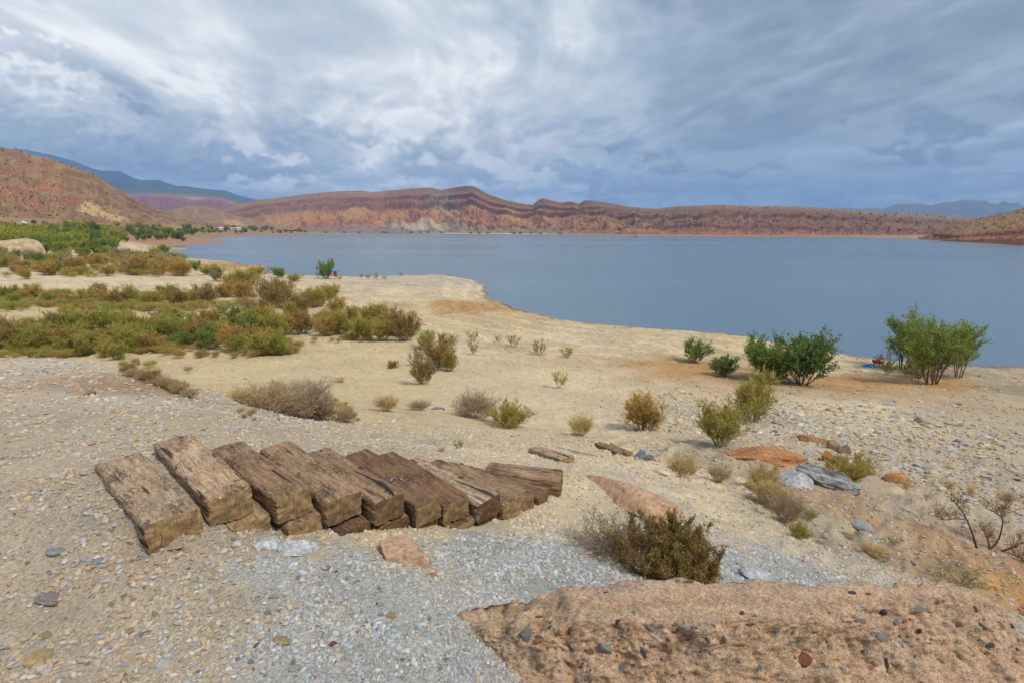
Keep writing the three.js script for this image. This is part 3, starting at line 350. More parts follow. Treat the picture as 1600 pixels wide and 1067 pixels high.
{
  const steps = [[313, 790, 1.30, 131, .98, .15, 'grey', 'grey', 'wide grey sleeper at the near left end of the step row, sunk in dirt'],
    [394, 757, 1.30, 132.5, 1.0, .155, 'tan', 'tan', 'pale worn sleeper with smooth cut end, second from the left in the step row'],
    [488, 758, 1.38, 133, .98, .16, 'brown', 'tan', 'brown sleeper with dark streaks down its end, third from the left'],
    [565, 763, 1.46, 134.5, 1.0, .16, 'ochre', 'brown', 'rough brown sleeper with cracked end, fourth from the left'],
    [632, 768, 1.54, 135.5, .98, .16, 'brown', 'dark', 'brown sleeper with dark stained end face, fifth from the left'],
    [690, 771, 1.64, 136, .96, .16, 'dark', 'brown', 'dark reddish sleeper with grey pebbles lying on it, sixth from the left'],
    [733, 771, 1.72, 135, .95, .155, 'dark', 'brown', 'dark brown sleeper in the middle of the row, seventh from the left'],
    [782, 772, 1.80, 134, .95, .155, 'grey', 'black', 'weathered grey sleeper with blackened end, eighth from the left'],
    [815, 773, 1.90, 131, .92, .15, 'ochre', 'tan', 'tan split sleeper, ninth from the left in the step row'],
    [836, 767, 1.98, 128, .9, .15, 'brown', 'brown', 'narrow showing brown sleeper, tenth from the left'],
    [858, 757, 2.05, 119, .88, .15, 'dark', 'dark', 'dark sleeper just in front of the farthest raised sleeper']];
  const W = 0.215, fr = steps.map(([px, py, d]) => atHeight(px, py, EYE - d));
  steps.forEach(([px, py, d, az, L, h, tone, end, label], i) => sleeper(fr[i], az + [0, .5, -1, .8, -1, .5, 1, -1, 1, 0, 0][i], L, W + [.02, .005, -.005, .01, 0, -.01, .005, 0, -.01, 0, 0][i], h, tone, i + 1, label, { endTone: end, roll: [0, 0, .015, 0, -.02, .02, 0, -.015, .015, 0, .02][i], pitch: [0, 0, -.01, .01, .01, -.01, 0, .01, 0, 0, 0][i] }));
  { const q = rng(33), spot = [...Array(9)].map((_, i) => [621 + 22 * (q() - .5), 748 + 7 * (q() - .5)]).concat([...Array(4)].map(() => [657 + 10 * (q() - .5), 765 + 4 * (q() - .5)])); for (const [px, py] of spot) { const m = new THREE.Mesh(chip(Math.round(px)), std(q() < .7 ? [.15, .155, .19] : [.24, .24, .27], .9)); top(m, 'loose_stone'); tag(m, 'grey pebble lying on the dark sixth sleeper', 'stone', 'pebbles on the sixth sleeper'); m.position.copy(atHeight(px, py, EYE - 1.64 + .003)); const s = .004 + .014 * q() * q(); m.scale.set(s, s * .5, s * .8); m.rotation.y = q() * 6; } }
  const names = ['second', 'third', 'fourth', 'fifth', 'sixth', 'seventh', 'eighth', 'ninth'];
  for (let i = 1; i <= 8; i++) {                                   // lower course, each showing under the step above
    const a = steps[i][3] * Math.PI / 180, right = V(-Math.cos(a), 0, -Math.sin(a)), b = fr[i + 1], c = b.clone().addScaledVector(right, -W - .006); c.y = EYE - steps[i][2] - steps[i][5] - .006; c.addScaledVector(V(Math.sin(a), 0, -Math.cos(a)), -.015 - .02 * (i % 3));
    sleeper(c, steps[i][3], .9, W - .012, .15, i % 3 ? 'ochre' : 'dark', 40 + i, `half buried lower sleeper showing under the ${names[i - 1]} step from the left`, { endTone: i === 3 || i === 4 ? 'black' : i === 7 ? 'dark' : 'tan' });
  }
  sleeper(atHeight(880, 731, EYE - 2.1), 101, .68, .22, .17, 'ochre', 60, 'raised brown sleeper lying crosswise at the far right end of the steps', { endTone: 'dark' });
  const under = atHeight(880, 731, EYE - 2.1); under.y -= .178; sleeper(under.add(V(-.03, 0, .01)), 103, .6, .2, .16, 'dark', 61, 'dark sleeper under the raised crosswise sleeper at the far right end', { endTone: 'dark' });
  // lower flight, mostly silted up
  const low = [[901, 722, 846, 706, 'tan', 'nearest sleeper of the silted lower flight, almost buried'], [936, 712, 872, 697, 'grey', 'second sleeper of the silted lower flight, edge showing'], [956, 707, 893, 691, 'ochre', 'third sleeper of the silted lower flight with a pale end'], [974, 707.5, 938, 694, 'brown', 'brown sleeper standing proud in the lower flight'], [990, 709, 958, 696, 'brown', 'last brown sleeper of the lower flight beside a white stone']];
  low.forEach(([px, py, bx, by, tone, label], i) => {
    const A = onGround(px, py + 3).p, B = onGround(bx, by + 2).p, d = A.clone().sub(B), len = Math.hypot(d.x, d.z), az = Math.atan2(d.x, -d.z) * 180 / Math.PI, rise = i > 2 ? .06 : -.035; A.y = Math.max(A.y, B.y - .2) + rise;
    sleeper(A, az, Math.min(len, 1.5), .2, .16, tone, 70 + i, label, { endTone: 'tan', pitch: Math.atan2(A.y - rise - B.y, len) });
  });
}

// ---------------------------------------------------------------- stones
function rockGeo(seed, detail = 2, planes = 9, rough = 0.06, sharp = 0.62) {
  const r = rng(seed * 13 + 1); let g = new THREE.IcosahedronGeometry(1, detail); g.deleteAttribute('uv'); g.deleteAttribute('normal'); g = mergeVertices(g, 1e-4);
  const cuts = []; for (let i = 0; i < planes; i++) { const n = V(r() * 2 - 1, r() * 2 - 1, r() * 2 - 1).normalize(); cuts.push([n, 0.55 + 0.35 * r()]); }
  const p = g.attributes.position, v = V(0, 0, 0);
  for (let i = 0; i < p.count; i++) { v.fromBufferAttribute(p, i); for (const [n, d] of cuts) { const k = v.dot(n) - d; if (k > 0) v.addScaledVector(n, -k); } const q = fbm3(v.x * 2.3 + seed, v.y * 2.3, v.z * 2.3, 3); v.multiplyScalar(1 + rough * q); p.setXYZ(i, v.x, v.y, v.z); }
  g = toCreasedNormals(g, sharp); const P = g.attributes.position, uv = []; for (let i = 0; i < P.count; i++) uv.push(P.getX(i) * .5, P.getZ(i) * .5 + P.getY(i) * .5); g.setAttribute('uv', new THREE.Float32BufferAttribute(uv, 2)); return g;
}
const stoneBump = (() => { const A = lattice(61, 32), B = lattice(62, 128), C = lattice(63, 256); return grayTex(512, 512, (u, v) => .4 * A(u * 32, v * 32) + .35 * B(u * 128, v * 128) + .25 * C(u * 256, v * 256)); })();
const stoneMap = (() => { const A = lattice(64, 16), B = lattice(65, 128), C = lattice(66, 256); return texture(512, 512, (u, v) => { const g = .86 + .22 * (A(u * 16, v * 16) - .5) + .3 * (B(u * 128, v * 128) - .5) + .2 * (C(u * 256, v * 256) - .5); return [g, g, g]; }); })();
const stoneMats = {}; const stoneMat = (rgb) => stoneMats[rgb] ||= std(rgb.map((c) => c * 1.25), 0.93, { map: stoneMap, bumpMap: stoneBump, bumpScale: 0.006 });
const C_ = { blue: [.30, .335, .37], pale: [.50, .49, .46], white: [.58, .57, .54], tan: [.46, .35, .20], ochre: [.49, .35, .17], orange: [.47, .22, .075], brown: [.27, .17, .105], red: [.27, .095, .055], dark: [.10, .10, .115], grey: [.25, .25, .26], mauve: [.33, .265, .245], cream: [.55, .45, .29] };
const pebbleGeos = [1, 2, 3, 4, 5, 6, 7].map((s) => rockGeo(s, 1, 8, 0.05, 0.35)), stoneGeos = [11, 12, 13, 14, 15, 16].map((s) => rockGeo(s, 3, 10, 0.07, 0.5));

// the big pinkish block of natural concrete in the corner
{
  const rowsOf = [[[635, 946, 1.66], [690, 957, 1.65], [735, 1005, 1.68], [790, 1085, 1.74]], [[800, 922, 1.53], [800, 962, 1.515], [812, 1012, 1.585], [838, 1095, 1.70]], [[950, 909, 1.47], [950, 971, 1.455], [955, 1020, 1.55], [960, 1105, 1.69]], [[1100, 906, 1.44], [1080, 972, 1.43], [1080, 1022, 1.535], [1085, 1105, 1.68]], [[1300, 912, 1.43], [1290, 954, 1.42], [1290, 1012, 1.53], [1300, 1105, 1.68]], [[1430, 916, 1.435], [1422, 936, 1.43], [1432, 1003, 1.54], [1450, 1105, 1.69]], [[1508, 922, 1.46], [1515, 930, 1.465], [1540, 998, 1.57], [1570, 1105, 1.71]], [[1532, 932, 1.6], [1562, 948, 1.6], [1606, 1010, 1.70], [1650, 1110, 1.78]]];
  const ctrl = rowsOf.map((c) => { const q = c.map(([px, py, d]) => atHeight(px, py, EYE - d)); const b = q[0].clone().add(V(0, -.6, -.12)), f = q[3].clone().add(V(0, -.35, .06)); return [b, q[0], q[1], q[2], q[3], f]; });
  const lines = ctrl[0].map((_, k) => new THREE.CatmullRomCurve3(ctrl.map((c) => c[k]), false, 'centripetal')), NU = 300, vs = [[0, 14], [1, 34], [2, 44], [3, 44], [4, 14]], pos = [], uv = [], idx = [];
  const vv = []; for (const [k, n] of vs) for (let i = 0; i < n; i++) vv.push(k + i / n); vv.push(5); const NV = vv.length;
  for (let i = 0; i <= NU; i++) {
    const c = lines.map((l) => l.getPoint(i / NU));
    for (const v of vv) {
      const k = Math.min(4, Math.floor(v)); let f = v - k; const p0 = c[Math.max(0, k - 1)], p1 = c[k], p2 = c[k + 1], p3 = c[Math.min(5, k + 2)], p = V(0, 0, 0);
      for (const q of ['x', 'y', 'z']) { const lin = mix(p1[q], p2[q], f), cat = 0.5 * (2 * p1[q] + (p2[q] - p0[q]) * f + (2 * p0[q] - 5 * p1[q] + 4 * p2[q] - p3[q]) * f * f + (3 * p1[q] - p0[q] - 3 * p2[q] + p3[q]) * f * f * f); p[q] = mix(lin, cat, .2); }
      const face = smooth(1.75, 2.25, v), rim = 1 - smooth(1.0, 1.22, v), u = i / NU, end = (1 - smooth(0, .2, u)) + smooth(.86, 1, u), rg = clamp(face + .5 * end + .7 * rim * smooth(.55, .7, u) + .25 * rim);
      const d = 0.016 * fbm3(p.x * 4.5, p.y * 4.5, p.z * 4.5, 3) * (.35 + .65 * rg) + rg * (0.024 * fbm3(p.x * 7, p.y * 7, p.z * 7, 3) + 0.008 * fbm3(p.x * 30, p.y * 30, p.z * 30, 2) - 0.007 * smooth(.45, .8, n3(p.x * 26, p.y * 26, p.z * 26))) + .0022 * fbm3(p.x * 60, p.y * 60, p.z * 60, 2);
      const rimN = Math.exp(-((v - 1) ** 2) / .05); p.y += rimN * .009 * fbm(p.x * 6, 3, 4); p.z += rimN * .03 * fbm(p.x * 4 + 9, 7, 4); if (u < .26 && v > .9) { const gy = ground(p.x, p.z) - .012; if (p.y > gy) p.y = mix(gy, p.y, smooth(0, .26, u + .05 * fbm(p.x * 6, p.z * 6, 3))); }
      const dir = V(0, mix(1, .5, face), mix(0, .85, face)).normalize(); if (v < 1) dir.set(0, 0.2, -1); p.addScaledVector(dir, d * 1.25);
      pos.push(p.x, p.y, p.z); uv.push(p.x * 1.4, (p.z - p.y) * 1.4);
    }
  }
  for (let i = 0; i < NU; i++) for (let j = 0; j + 1 < NV; j++) { const a = i * NV + j; idx.push(a, a + 1, a + NV, a + 1, a + NV + 1, a + NV); }
  const g = new THREE.BufferGeometry(); g.setAttribute('position', new THREE.Float32BufferAttribute(pos, 3)); g.setAttribute('uv', new THREE.Float32BufferAttribute(uv, 2)); g.setIndex(idx); g.computeVertexNormals();
  const A = lattice(71, 16), B = lattice(72, 64), Cc = lattice(73, 256), Dd = lattice(74, 512);
  const map = texture(1024, 1024, (u, v) => { const g = .80 + .14 * (A(u * 16, v * 16) - .5) + .2 * (B(u * 64, v * 64) - .5) + .3 * (Cc(u * 256, v * 256) - .5) + .22 * (Dd(u * 512, v * 512) - .5), w = A(u * 16 + 5, v * 16) - .5, k = Cc(u * 256 + 50, v * 256 + 9), s = k > .83 ? -.16 : k < .14 ? .13 : 0; return [g + s, g * (1 + .07 * w) + s, g * (1 + .16 * w) + s * 1.2]; });
  const bump = grayTex(1024, 1024, (u, v) => .3 * B(u * 64, v * 64) + .4 * Cc(u * 256, v * 256) + .3 * Dd(u * 512, v * 512));
  const rock = new THREE.Group(); top(rock, 'conglomerate_boulder'); tag(rock, 'large orange tan conglomerate boulder with flat top filling the bottom right corner', 'boulder');
  rock.position.set(1.0, 10.0, -1.8); g.translate(-1.0, -10.0, 1.8);
  const body = part('rock_matrix', g, std([.645, .435, .285], .98, { map, bumpMap: bump, bumpScale: .006 }), rock); rock.updateMatrixWorld(true); body.geometry.computeBoundingSphere();
  const rc = new THREE.Raycaster(), r = rng(88);
  const inset = (px, py, wpx, hpx, turn, col, out = .25) => {
    const d = ray(px, py), D0 = d.length(); rc.set(camera.position, d.clone().normalize()); const hit = rc.intersectObject(body)[0]; if (!hit) return; const D = hit.distance / D0, n = hit.face.normal.clone(), s = D / FOCAL / 2;
    const m = new THREE.Mesh(stoneGeos[Math.floor(r() * 6)], stoneMat(C_[col])); m.name = 'embedded_pebble'; m.scale.set(wpx * s * 1.1, Math.min(wpx, hpx) * s * .75, hpx * s * 1.1); m.position.copy(hit.point).addScaledVector(n, -Math.min(wpx, hpx) * s * (0.62 - out)).sub(rock.position);
    m.quaternion.setFromUnitVectors(V(0, 1, 0), n).multiply(new THREE.Quaternion().setFromAxisAngle(V(0, 1, 0), turn)); rock.add(m);
  };
  for (const a of [[823, 992, 26, 22, .3, 'grey'], [889, 985, 12, 10, 1, 'red'], [947, 1018, 20, 27, .4, 'blue'], [924, 1017, 15, 14, 0, 'brown'], [1006, 1019, 20, 10, -.7, 'dark'], [972, 1042, 18, 10, 0, 'grey'], [1020, 982, 34, 11, -.6, 'grey'], [1058, 985, 16, 8, .3, 'dark'], [1071, 981, 16, 8, -.3, 'pale'], [1134, 1000, 17, 9, -.3, 'mauve'], [1108, 1024, 26, 20, .4, 'cream'], [1057, 1012, 14, 7, -.6, 'orange'], [735, 984, 22, 22, .7, 'grey'], [742, 1004, 7, 18, 0, 'dark'], [890, 1010, 7, 20, .3, 'dark'], [1242, 1028, 44, 24, -.25, 'red', .12], [1430, 952, 24, 13, -.2, 'pale'], [1416, 996, 26, 12, -.4, 'cream'], [1380, 957, 12, 10, .4, 'dark'], [1440, 988, 18, 9, -.5, 'dark'], [1522, 950, 14, 10, -.5, 'dark'], [1536, 978, 18, 14, .4, 'dark'], [1386, 1041, 9, 26, -.2, 'dark'], [1345, 970, 20, 8, 0, 'mauve'], [1378, 994, 16, 14, .5, 'blue'], [1405, 1003, 20, 8, -.4, 'blue'], [1548, 1010, 16, 10, .2, 'dark'], [1213, 985, 9, 8, 0, 'grey'], [1468, 1030, 24, 16, .3, 'brown'], [991, 957, 10, 7, 0, 'grey'], [1159, 958, 13, 8, .5, 'dark'], [1181, 962, 8, 8, 0, 'blue'], [850, 1040, 10, 8, 0, 'orange'], [1280, 1000, 10, 12, .4, 'tan'], [1500, 1000, 15, 9, .4, 'tan'], [845, 963, 18, 6, .2, 'dark'], [842, 975, 14, 8, -.2, 'ochre'], [930, 950, 20, 4, .1, 'pale'], [1105, 967, 22, 9, .2, 'white'], [945, 926, 13, 7, 0, 'dark'], [847, 926, 15, 7, 0, 'blue'], [1072, 909, 22, 9, 0, 'red'], [1057, 908, 14, 9, 0, 'grey'], [1330, 925, 14, 9, 0, 'dark'], [1358, 927, 18, 9, .2, 'dark'], [1090, 1050, 9, 9, 0, 'tan'], [1185, 1045, 12, 8, .3, 'grey'], [1320, 1050, 12, 9, 0, 'cream'], [1010, 1050, 8, 12, 0, 'cream'], [930, 1050, 8, 14, 0, 'tan'], [1105, 1000, 8, 8, 0, 'dark'], [1160, 1030, 11, 8, .4, 'pale']]) inset(...a);
  const cs = ['dark', 'grey', 'blue', 'orange', 'cream', 'tan', 'red', 'brown', 'tan', 'mauve', 'pale', 'cream'];
  for (let i = 0; i < 230; i++) { const px = 720 + 880 * r(), py = 968 + 98 * r(), s = 3.5 + 5.5 * r() * r(); inset(px, py - (px > 1250 ? 12 * r() + (px - 1250) * .08 : 0), s * (1 + r()), s, r() * 3, cs[Math.floor(r() * cs.length)], .12); }
}
// single boulders: a = one end, b = the other end on the ground (photo pixels), width and height in metres
function boulder(name, label, a, b, w, h, rgb, { seed = 1, detail = 5, sink = .3, planes = 12, rough = .08, layers = 0, rgb2, tilt = 0, category = 'rock' } = {}) {
  const A = onGround(...a).p, B = onGround(...b).p, mid = A.clone().add(B).multiplyScalar(.5), d = B.clone().sub(A), len = d.length(); mid.y = Math.max(mid.y, ground(mid.x, mid.z));
  const g = rockGeo(seed * 5 + 200, detail, planes, rough, .5), p = g.attributes.position, col = [];
  for (let i = 0; i < p.count; i++) {
    let x = p.getX(i), y = p.getY(i), z = p.getZ(i); const uvs = [x * len / 2 + .5 * y * h, z * w / 2 + .7 * y * h]; g.attributes.uv.setXY(i, uvs[0] * .8 / Math.max(w, h), uvs[1] * .8 / Math.max(w, h)); if (layers) { const s = y * layers + .8 * fbm3(x * 1.2, y, z * 1.2, 2), q = Math.abs(s - Math.round(s)); const k = 1 - .09 * (1 - smooth(.05, .22, q)); z *= k; y *= 1 - .03 * (1 - smooth(.05, .2, q)); }
    const t = smooth(-.25, .35, layers ? Math.sin(y * layers * 5 + 3 * fbm3(x * 1.5, y * 3, z, 2)) * .6 + fbm3(x * 4, y * 8, z * 4, 2) * .5 : fbm3(x * 2 + seed, y * 4, z * 2, 3)), c = mix3(rgb, rgb2 || rgb.map((q) => q * .72), t), n = 1 + .14 * fbm3(x * 9, y * 9, z * 9, 2); col.push(c[0] * n, c[1] * n, c[2] * n);
    p.setXYZ(i, x * len / 2 * 1.25, y * h / 2 / .7, z * w / 2 * 1.25);
  }
  g.setAttribute('color', new THREE.Float32BufferAttribute(col, 3)); const gg = toCreasedNormals(g, .5);
  const m = new THREE.Mesh(gg, std([1.15, 1.15, 1.15], .95, { vertexColors: true, map: stoneMap, bumpMap: stoneBump, bumpScale: Math.min(.02, h * .04) })); top(m, name); tag(m, label, category);
  m.position.copy(mid); m.position.y += h * (.5 - sink); m.rotation.order = 'YZX'; m.rotation.y = Math.atan2(-d.z, d.x); m.rotation.z = Math.atan2(d.y, Math.hypot(d.x, d.z)); m.rotation.x = tilt; return m;
}
boulder('sandstone_slab', 'long flat pinkish sandstone slab on the slope behind the dark bush', [932, 752], [1086, 838], .36, .15, [.52, .32, .195], { seed: 3, sink: .2, rgb2: [.46, .275, .165], tilt: .12, planes: 18 });
boulder('small_conglomerate', 'small pinkish conglomerate lump beside the middle of the sleepers', [600, 858], [662, 884], .2, .12, [.54, .34, .215], { seed: 6, sink: .45, rgb2: [.42, .28, .19] });
boulder('orange_rock', 'long rust orange rock at the foot of the olive bush', [1148, 712], [1246, 722], .7, .4, [.43, .20, .08], { seed: 9, sink: .38, rgb2: [.33, .14, .055], planes: 10, rough: .2, layers: 1.4 });
boulder('layered_rock', 'long grey layered rock like a log, leaning down the slope', [1236, 742], [1338, 772], .45, .42, [.42, .425, .435], { seed: 12, sink: .24, layers: 4.2, rgb2: [.15, .135, .125], rough: .2 });
boulder('pale_rock', 'flat pale grey rock touching the layered grey rock', [1212, 752], [1266, 764], .7, .35, [.45, .455, .46], { seed: 15, sink: .4, rgb2: [.3, .3, .3] });
boulder('white_rock', 'oval white rock beside the end of the lower flight', [996, 712], [1026, 720], .35, .26, [.55, .55, .53], { seed: 18, sink: .35, rgb2: [.40, .42, .44] });
boulder('white_slab', 'long whitish flat stone in front of the second sleeper', [397, 851], [438, 854], .10, .05, [.52, .53, .53], { seed: 21, sink: .35, rgb2: [.38, .4, .42] });
boulder('white_slab', 'whitish broken slab just right of another whitish flat stone', [440, 860], [494, 860], .11, .06, [.55, .56, .55], { seed: 24, sink: .35, rgb2: [.38, .4, .42] });
boulder('tan_block', 'cracked tan stone block sticking out of the left mound', [110, 613], [150, 617], .3, .2, [.46, .36, .25], { seed: 27, sink: .35, rgb2: [.3, .21, .14] });
boulder('flat_orange_rock', 'flat orange rock lying among cobbles right of the green bush', [1380, 750], [1416, 754], .4, .32, [.48, .235, .08], { seed: 30, sink: .35 });
boulder('orange_slab', 'thin orange slab above the layered grey rock', [1252, 684], [1292, 696], .5, .28, [.45, .24, .11], { seed: 33, sink: .4 });
boulder('rounded_boulder', 'rounded tan boulder at the left end of the boulder cluster', [1292, 700], [1308, 702], .32, .36, [.40, .28, .18], { seed: 36, sink: .3 });
boulder('rounded_boulder', 'brown boulder at the middle of the boulder cluster', [1307, 706], [1328, 708], .35, .34, [.33, .22, .15], { seed: 37, sink: .3 });
boulder('rounded_boulder', 'reddish boulder directly above the green bush', [1302, 726], [1322, 730], .36, .4, [.38, .215, .13], { seed: 38, sink: .3 });
boulder('orange_boulder', 'small orange boulder left of the reddish boulder', [1284, 718], [1300, 720], .3, .3, [.47, .2, .065], { seed: 39, sink: .3 });
boulder('tan_boulder', 'tan boulder right of the green bush by the orange rock', [1344, 737], [1362, 740], .34, .3, [.45, .29, .15], { seed: 40, sink: .3 });
boulder('pale_boulder', 'pale tan angular boulder standing alone on the right flat', [1430, 660], [1452, 662], .4, .34, [.47, .39, .3], { seed: 41, sink: .3 });
boulder('tan_ledge', 'wide pale sandstone ledge among the shrubs at the far left edge', [-30, 402], [62, 402], 9, 7.2, [.50, .385, .235], { seed: 44, sink: .45, layers: 1.6, rgb2: [.42, .31, .18] });
boulder('flat_grey_rock', 'flat pale grey stone on the gravel right of the dark bush', [1160, 900], [1206, 905], .16, .08, [.45, .46, .47], { seed: 46, sink: .4 });
boulder('grey_stone', 'grey oval stone lying in the dry grass below the layered rock', [1334, 822], [1360, 832], .2, .16, [.36, .37, .37], { seed: 47, sink: .35 });
boulder('driftwood_stone', 'dark flat stone lying on the sand near the twin bushes', [676, 640], [692, 640], .25, .14, [.2, .19, .19], { seed: 48, sink: .35 });

// stones that can be told apart in the foreground
{
  const r = rng(123);
  const one = (px, py, wpx, hpx, col, label) => { const { p, D } = onGround(px, py), s = D / FOCAL / 2, m = new THREE.Mesh(stoneGeos[Math.floor(r() * 6)], stoneMat(C_[col])); top(m, 'loose_stone'); tag(m, label, 'stone'); const w = wpx * s, d = Math.min(w, hpx * s * 1.6); m.scale.set(w * 1.05, d * .36, d * 1.05); m.position.copy(p); m.position.y += d * .04; m.rotation.set(.2 * (r() - .5), (r() - .5) * .9, .2 * (r() - .5)); };
  for (const a of [[75, 936, 44, 18, 'mauve', 'broad mauve grey stone half sunk on the left gravel'], [60, 1028, 46, 26, 'ochre', 'ochre yellow stone in the bottom left gravel'], [252, 1038, 26, 40, 'white', 'tall white stone in the bottom gravel'], [70, 993, 24, 12, 'tan', 'flat tan stone above the ochre yellow stone'], [85, 862, 34, 14, 'blue', 'blue grey stone on the dirt left of the first sleeper'], [438, 1000, 40, 12, 'tan', 'long tan stone in the bottom middle gravel'], [402, 1008, 13, 12, 'red', 'small round reddish stone left of the long tan stone'], [460, 1045, 20, 20, 'pale', 'pale grey stone below the long tan stone'], [490, 1044, 12, 16, 'white', 'small upright white stone right of a pale grey stone'], [625, 985, 30, 16, 'pale', 'pale triangular stone left of the big boulder'], [609, 962, 18, 12, 'ochre', 'yellow stone above the pale triangular stone'], [520, 1006, 14, 10, 'red', 'dark red stone on the grey gravel'], [511, 888, 16, 12, 'mauve', 'mauve stone on the grey gravel below the sleepers'], [583, 884, 10, 8, 'ochre', 'orange yellow pebble left of the conglomerate lump'], [675, 901, 16, 10, 'orange', 'orange stone below the conglomerate lump'], [203, 985, 16, 10, 'ochre', 'small ochre stone right of the flat tan stone'], [225, 990, 18, 10, 'mauve', 'purplish stone beside a small ochre stone'], [303, 1010, 20, 12, 'pale', 'light grey stone in the lower gravel'], [150, 877, 18, 10, 'blue', 'light blue stone in front of the first sleeper'], [222, 866, 30, 9, 'pale', 'flat pale stone just in front of the first sleeper corner'], [276, 853, 24, 16, 'cream', 'cream stone at the foot of the first two sleepers'], [536, 847, 18, 12, 'white', 'white stone left of the conglomerate lump top'], [20, 683, 18, 6, 'ochre', 'ochre yellow stone on the left slope nearest the frame edge'], [25, 611, 12, 6, 'ochre', 'small yellow stone high on the left mound'], [228, 668, 24, 9, 'cream', 'cream flat stone above the second sleeper'], [245, 656, 10, 8, 'pale', 'pale blue stone above the cream flat stone'], [150, 676, 16, 6, 'pale', 'pale flat stone on the left slope'], [640, 688, 12, 9, 'cream', 'cream block on the slope behind the sleepers'], [566, 690, 14, 10, 'cream', 'cream stone on the slope behind the fifth sleeper'], [652, 697, 16, 6, 'white', 'white flat stone on the slope behind the sleepers'], [868, 860, 12, 8, 'pale', 'pale stone left of the dark bush'], [1010, 640, 12, 6, 'blue', 'blue grey stone by the olive bush on the sand'], [1390, 632, 20, 10, 'blue', 'blue grey flat stone on the right flat'], [1345, 640, 16, 9, 'pale', 'pale stone right of the big olive bush'], [1398, 652, 20, 10, 'grey', 'pale grey stone beyond the boulder cluster'], [1290, 668, 12, 12, 'grey', 'upright grey stone above the orange slab'], [1212, 674, 9, 9, 'dark', 'dark upright stone behind the rust orange rock'], [1290, 918 - 60, 10, 6, 'orange', 'small orange chip on the slope of dry grass'], [1450, 732, 22, 9, 'grey', 'dark grey flat stone on the right cobbles'], [1538, 748, 24, 9, 'dark', 'dark flat stone beside an orange chip on the right'], [1527, 745, 10, 6, 'orange', 'orange chip beside a dark flat stone on the right'], [1340, 757, 14, 8, 'blue', 'blue stone beside the lower end of the layered rock'], [1425, 880, 12, 8, 'dark', 'dark stone on the brown slope near the frame bottom'], [1215, 660, 20, 10, 'mauve', 'mauve flat stone behind the big olive bush'], [1505, 770, 10, 6, 'dark', 'black stone under a straw tuft on the right']]) one(...a);
  // a few hundred more that nothing tells apart, by colour and place
  const kinds = [['blue', 'loose blue grey stone'], ['pale', 'loose pale grey stone'], ['tan', 'loose tan stone'], ['mauve', 'loose mauve brown stone'], ['dark', 'loose dark grey stone'], ['orange', 'loose orange stone'], ['cream', 'loose cream stone']];
  const areas = [[[330, 860, 700, 1060], [5, 4, 1, 1, 1, 1, 1], [7, 15], 'among the grey gravel below the sleepers', 70], [[0, 860, 330, 1060], [3, 3, 3, 2, 0, 1, 1], [6, 13], 'on the brown gravel at the lower left', 50], [[0, 580, 700, 690], [3, 4, 2, 1, 1, 1, 2], [5, 10], 'on the slope above the sleepers', 45], [[1190, 610, 1600, 760], [3, 3, 4, 4, 4, 2, 2], [6, 16], 'in the cobble field on the right', 95], [[960, 720, 1260, 900], [3, 4, 2, 1, 1, 0, 2], [5, 11], 'on the gravel slope right of the steps', 30]];
  for (const [[x0, y0, x1, y1], wts, [s0, s1], where, n] of areas) for (let i = 0; i < n; i++) {
    let t = r() * wts.reduce((a, b) => a + b), k = 0; while ((t -= wts[k]) > 0) k++; const { p, D } = onGround(mix(x0, x1, r()), mix(y0, y1, r())), w = (s0 + (s1 - s0) * r() * r()) * D / FOCAL / 2, m = new THREE.Mesh(stoneGeos[Math.floor(r() * 6)], stoneMat(C_[kinds[k][0]])); top(m, 'loose_stone'); tag(m, `${kinds[k][1]} ${where}`, 'stone', `${kinds[k][0]} stones ${where}`);
    m.scale.set(w, w * (.22 + .3 * r()), w * (.6 + .4 * r())); m.position.copy(p); m.position.y += m.scale.y * .2; m.rotation.set(.4 * (r() - .5), r() * 6.28, .4 * (r() - .5));
  }
}
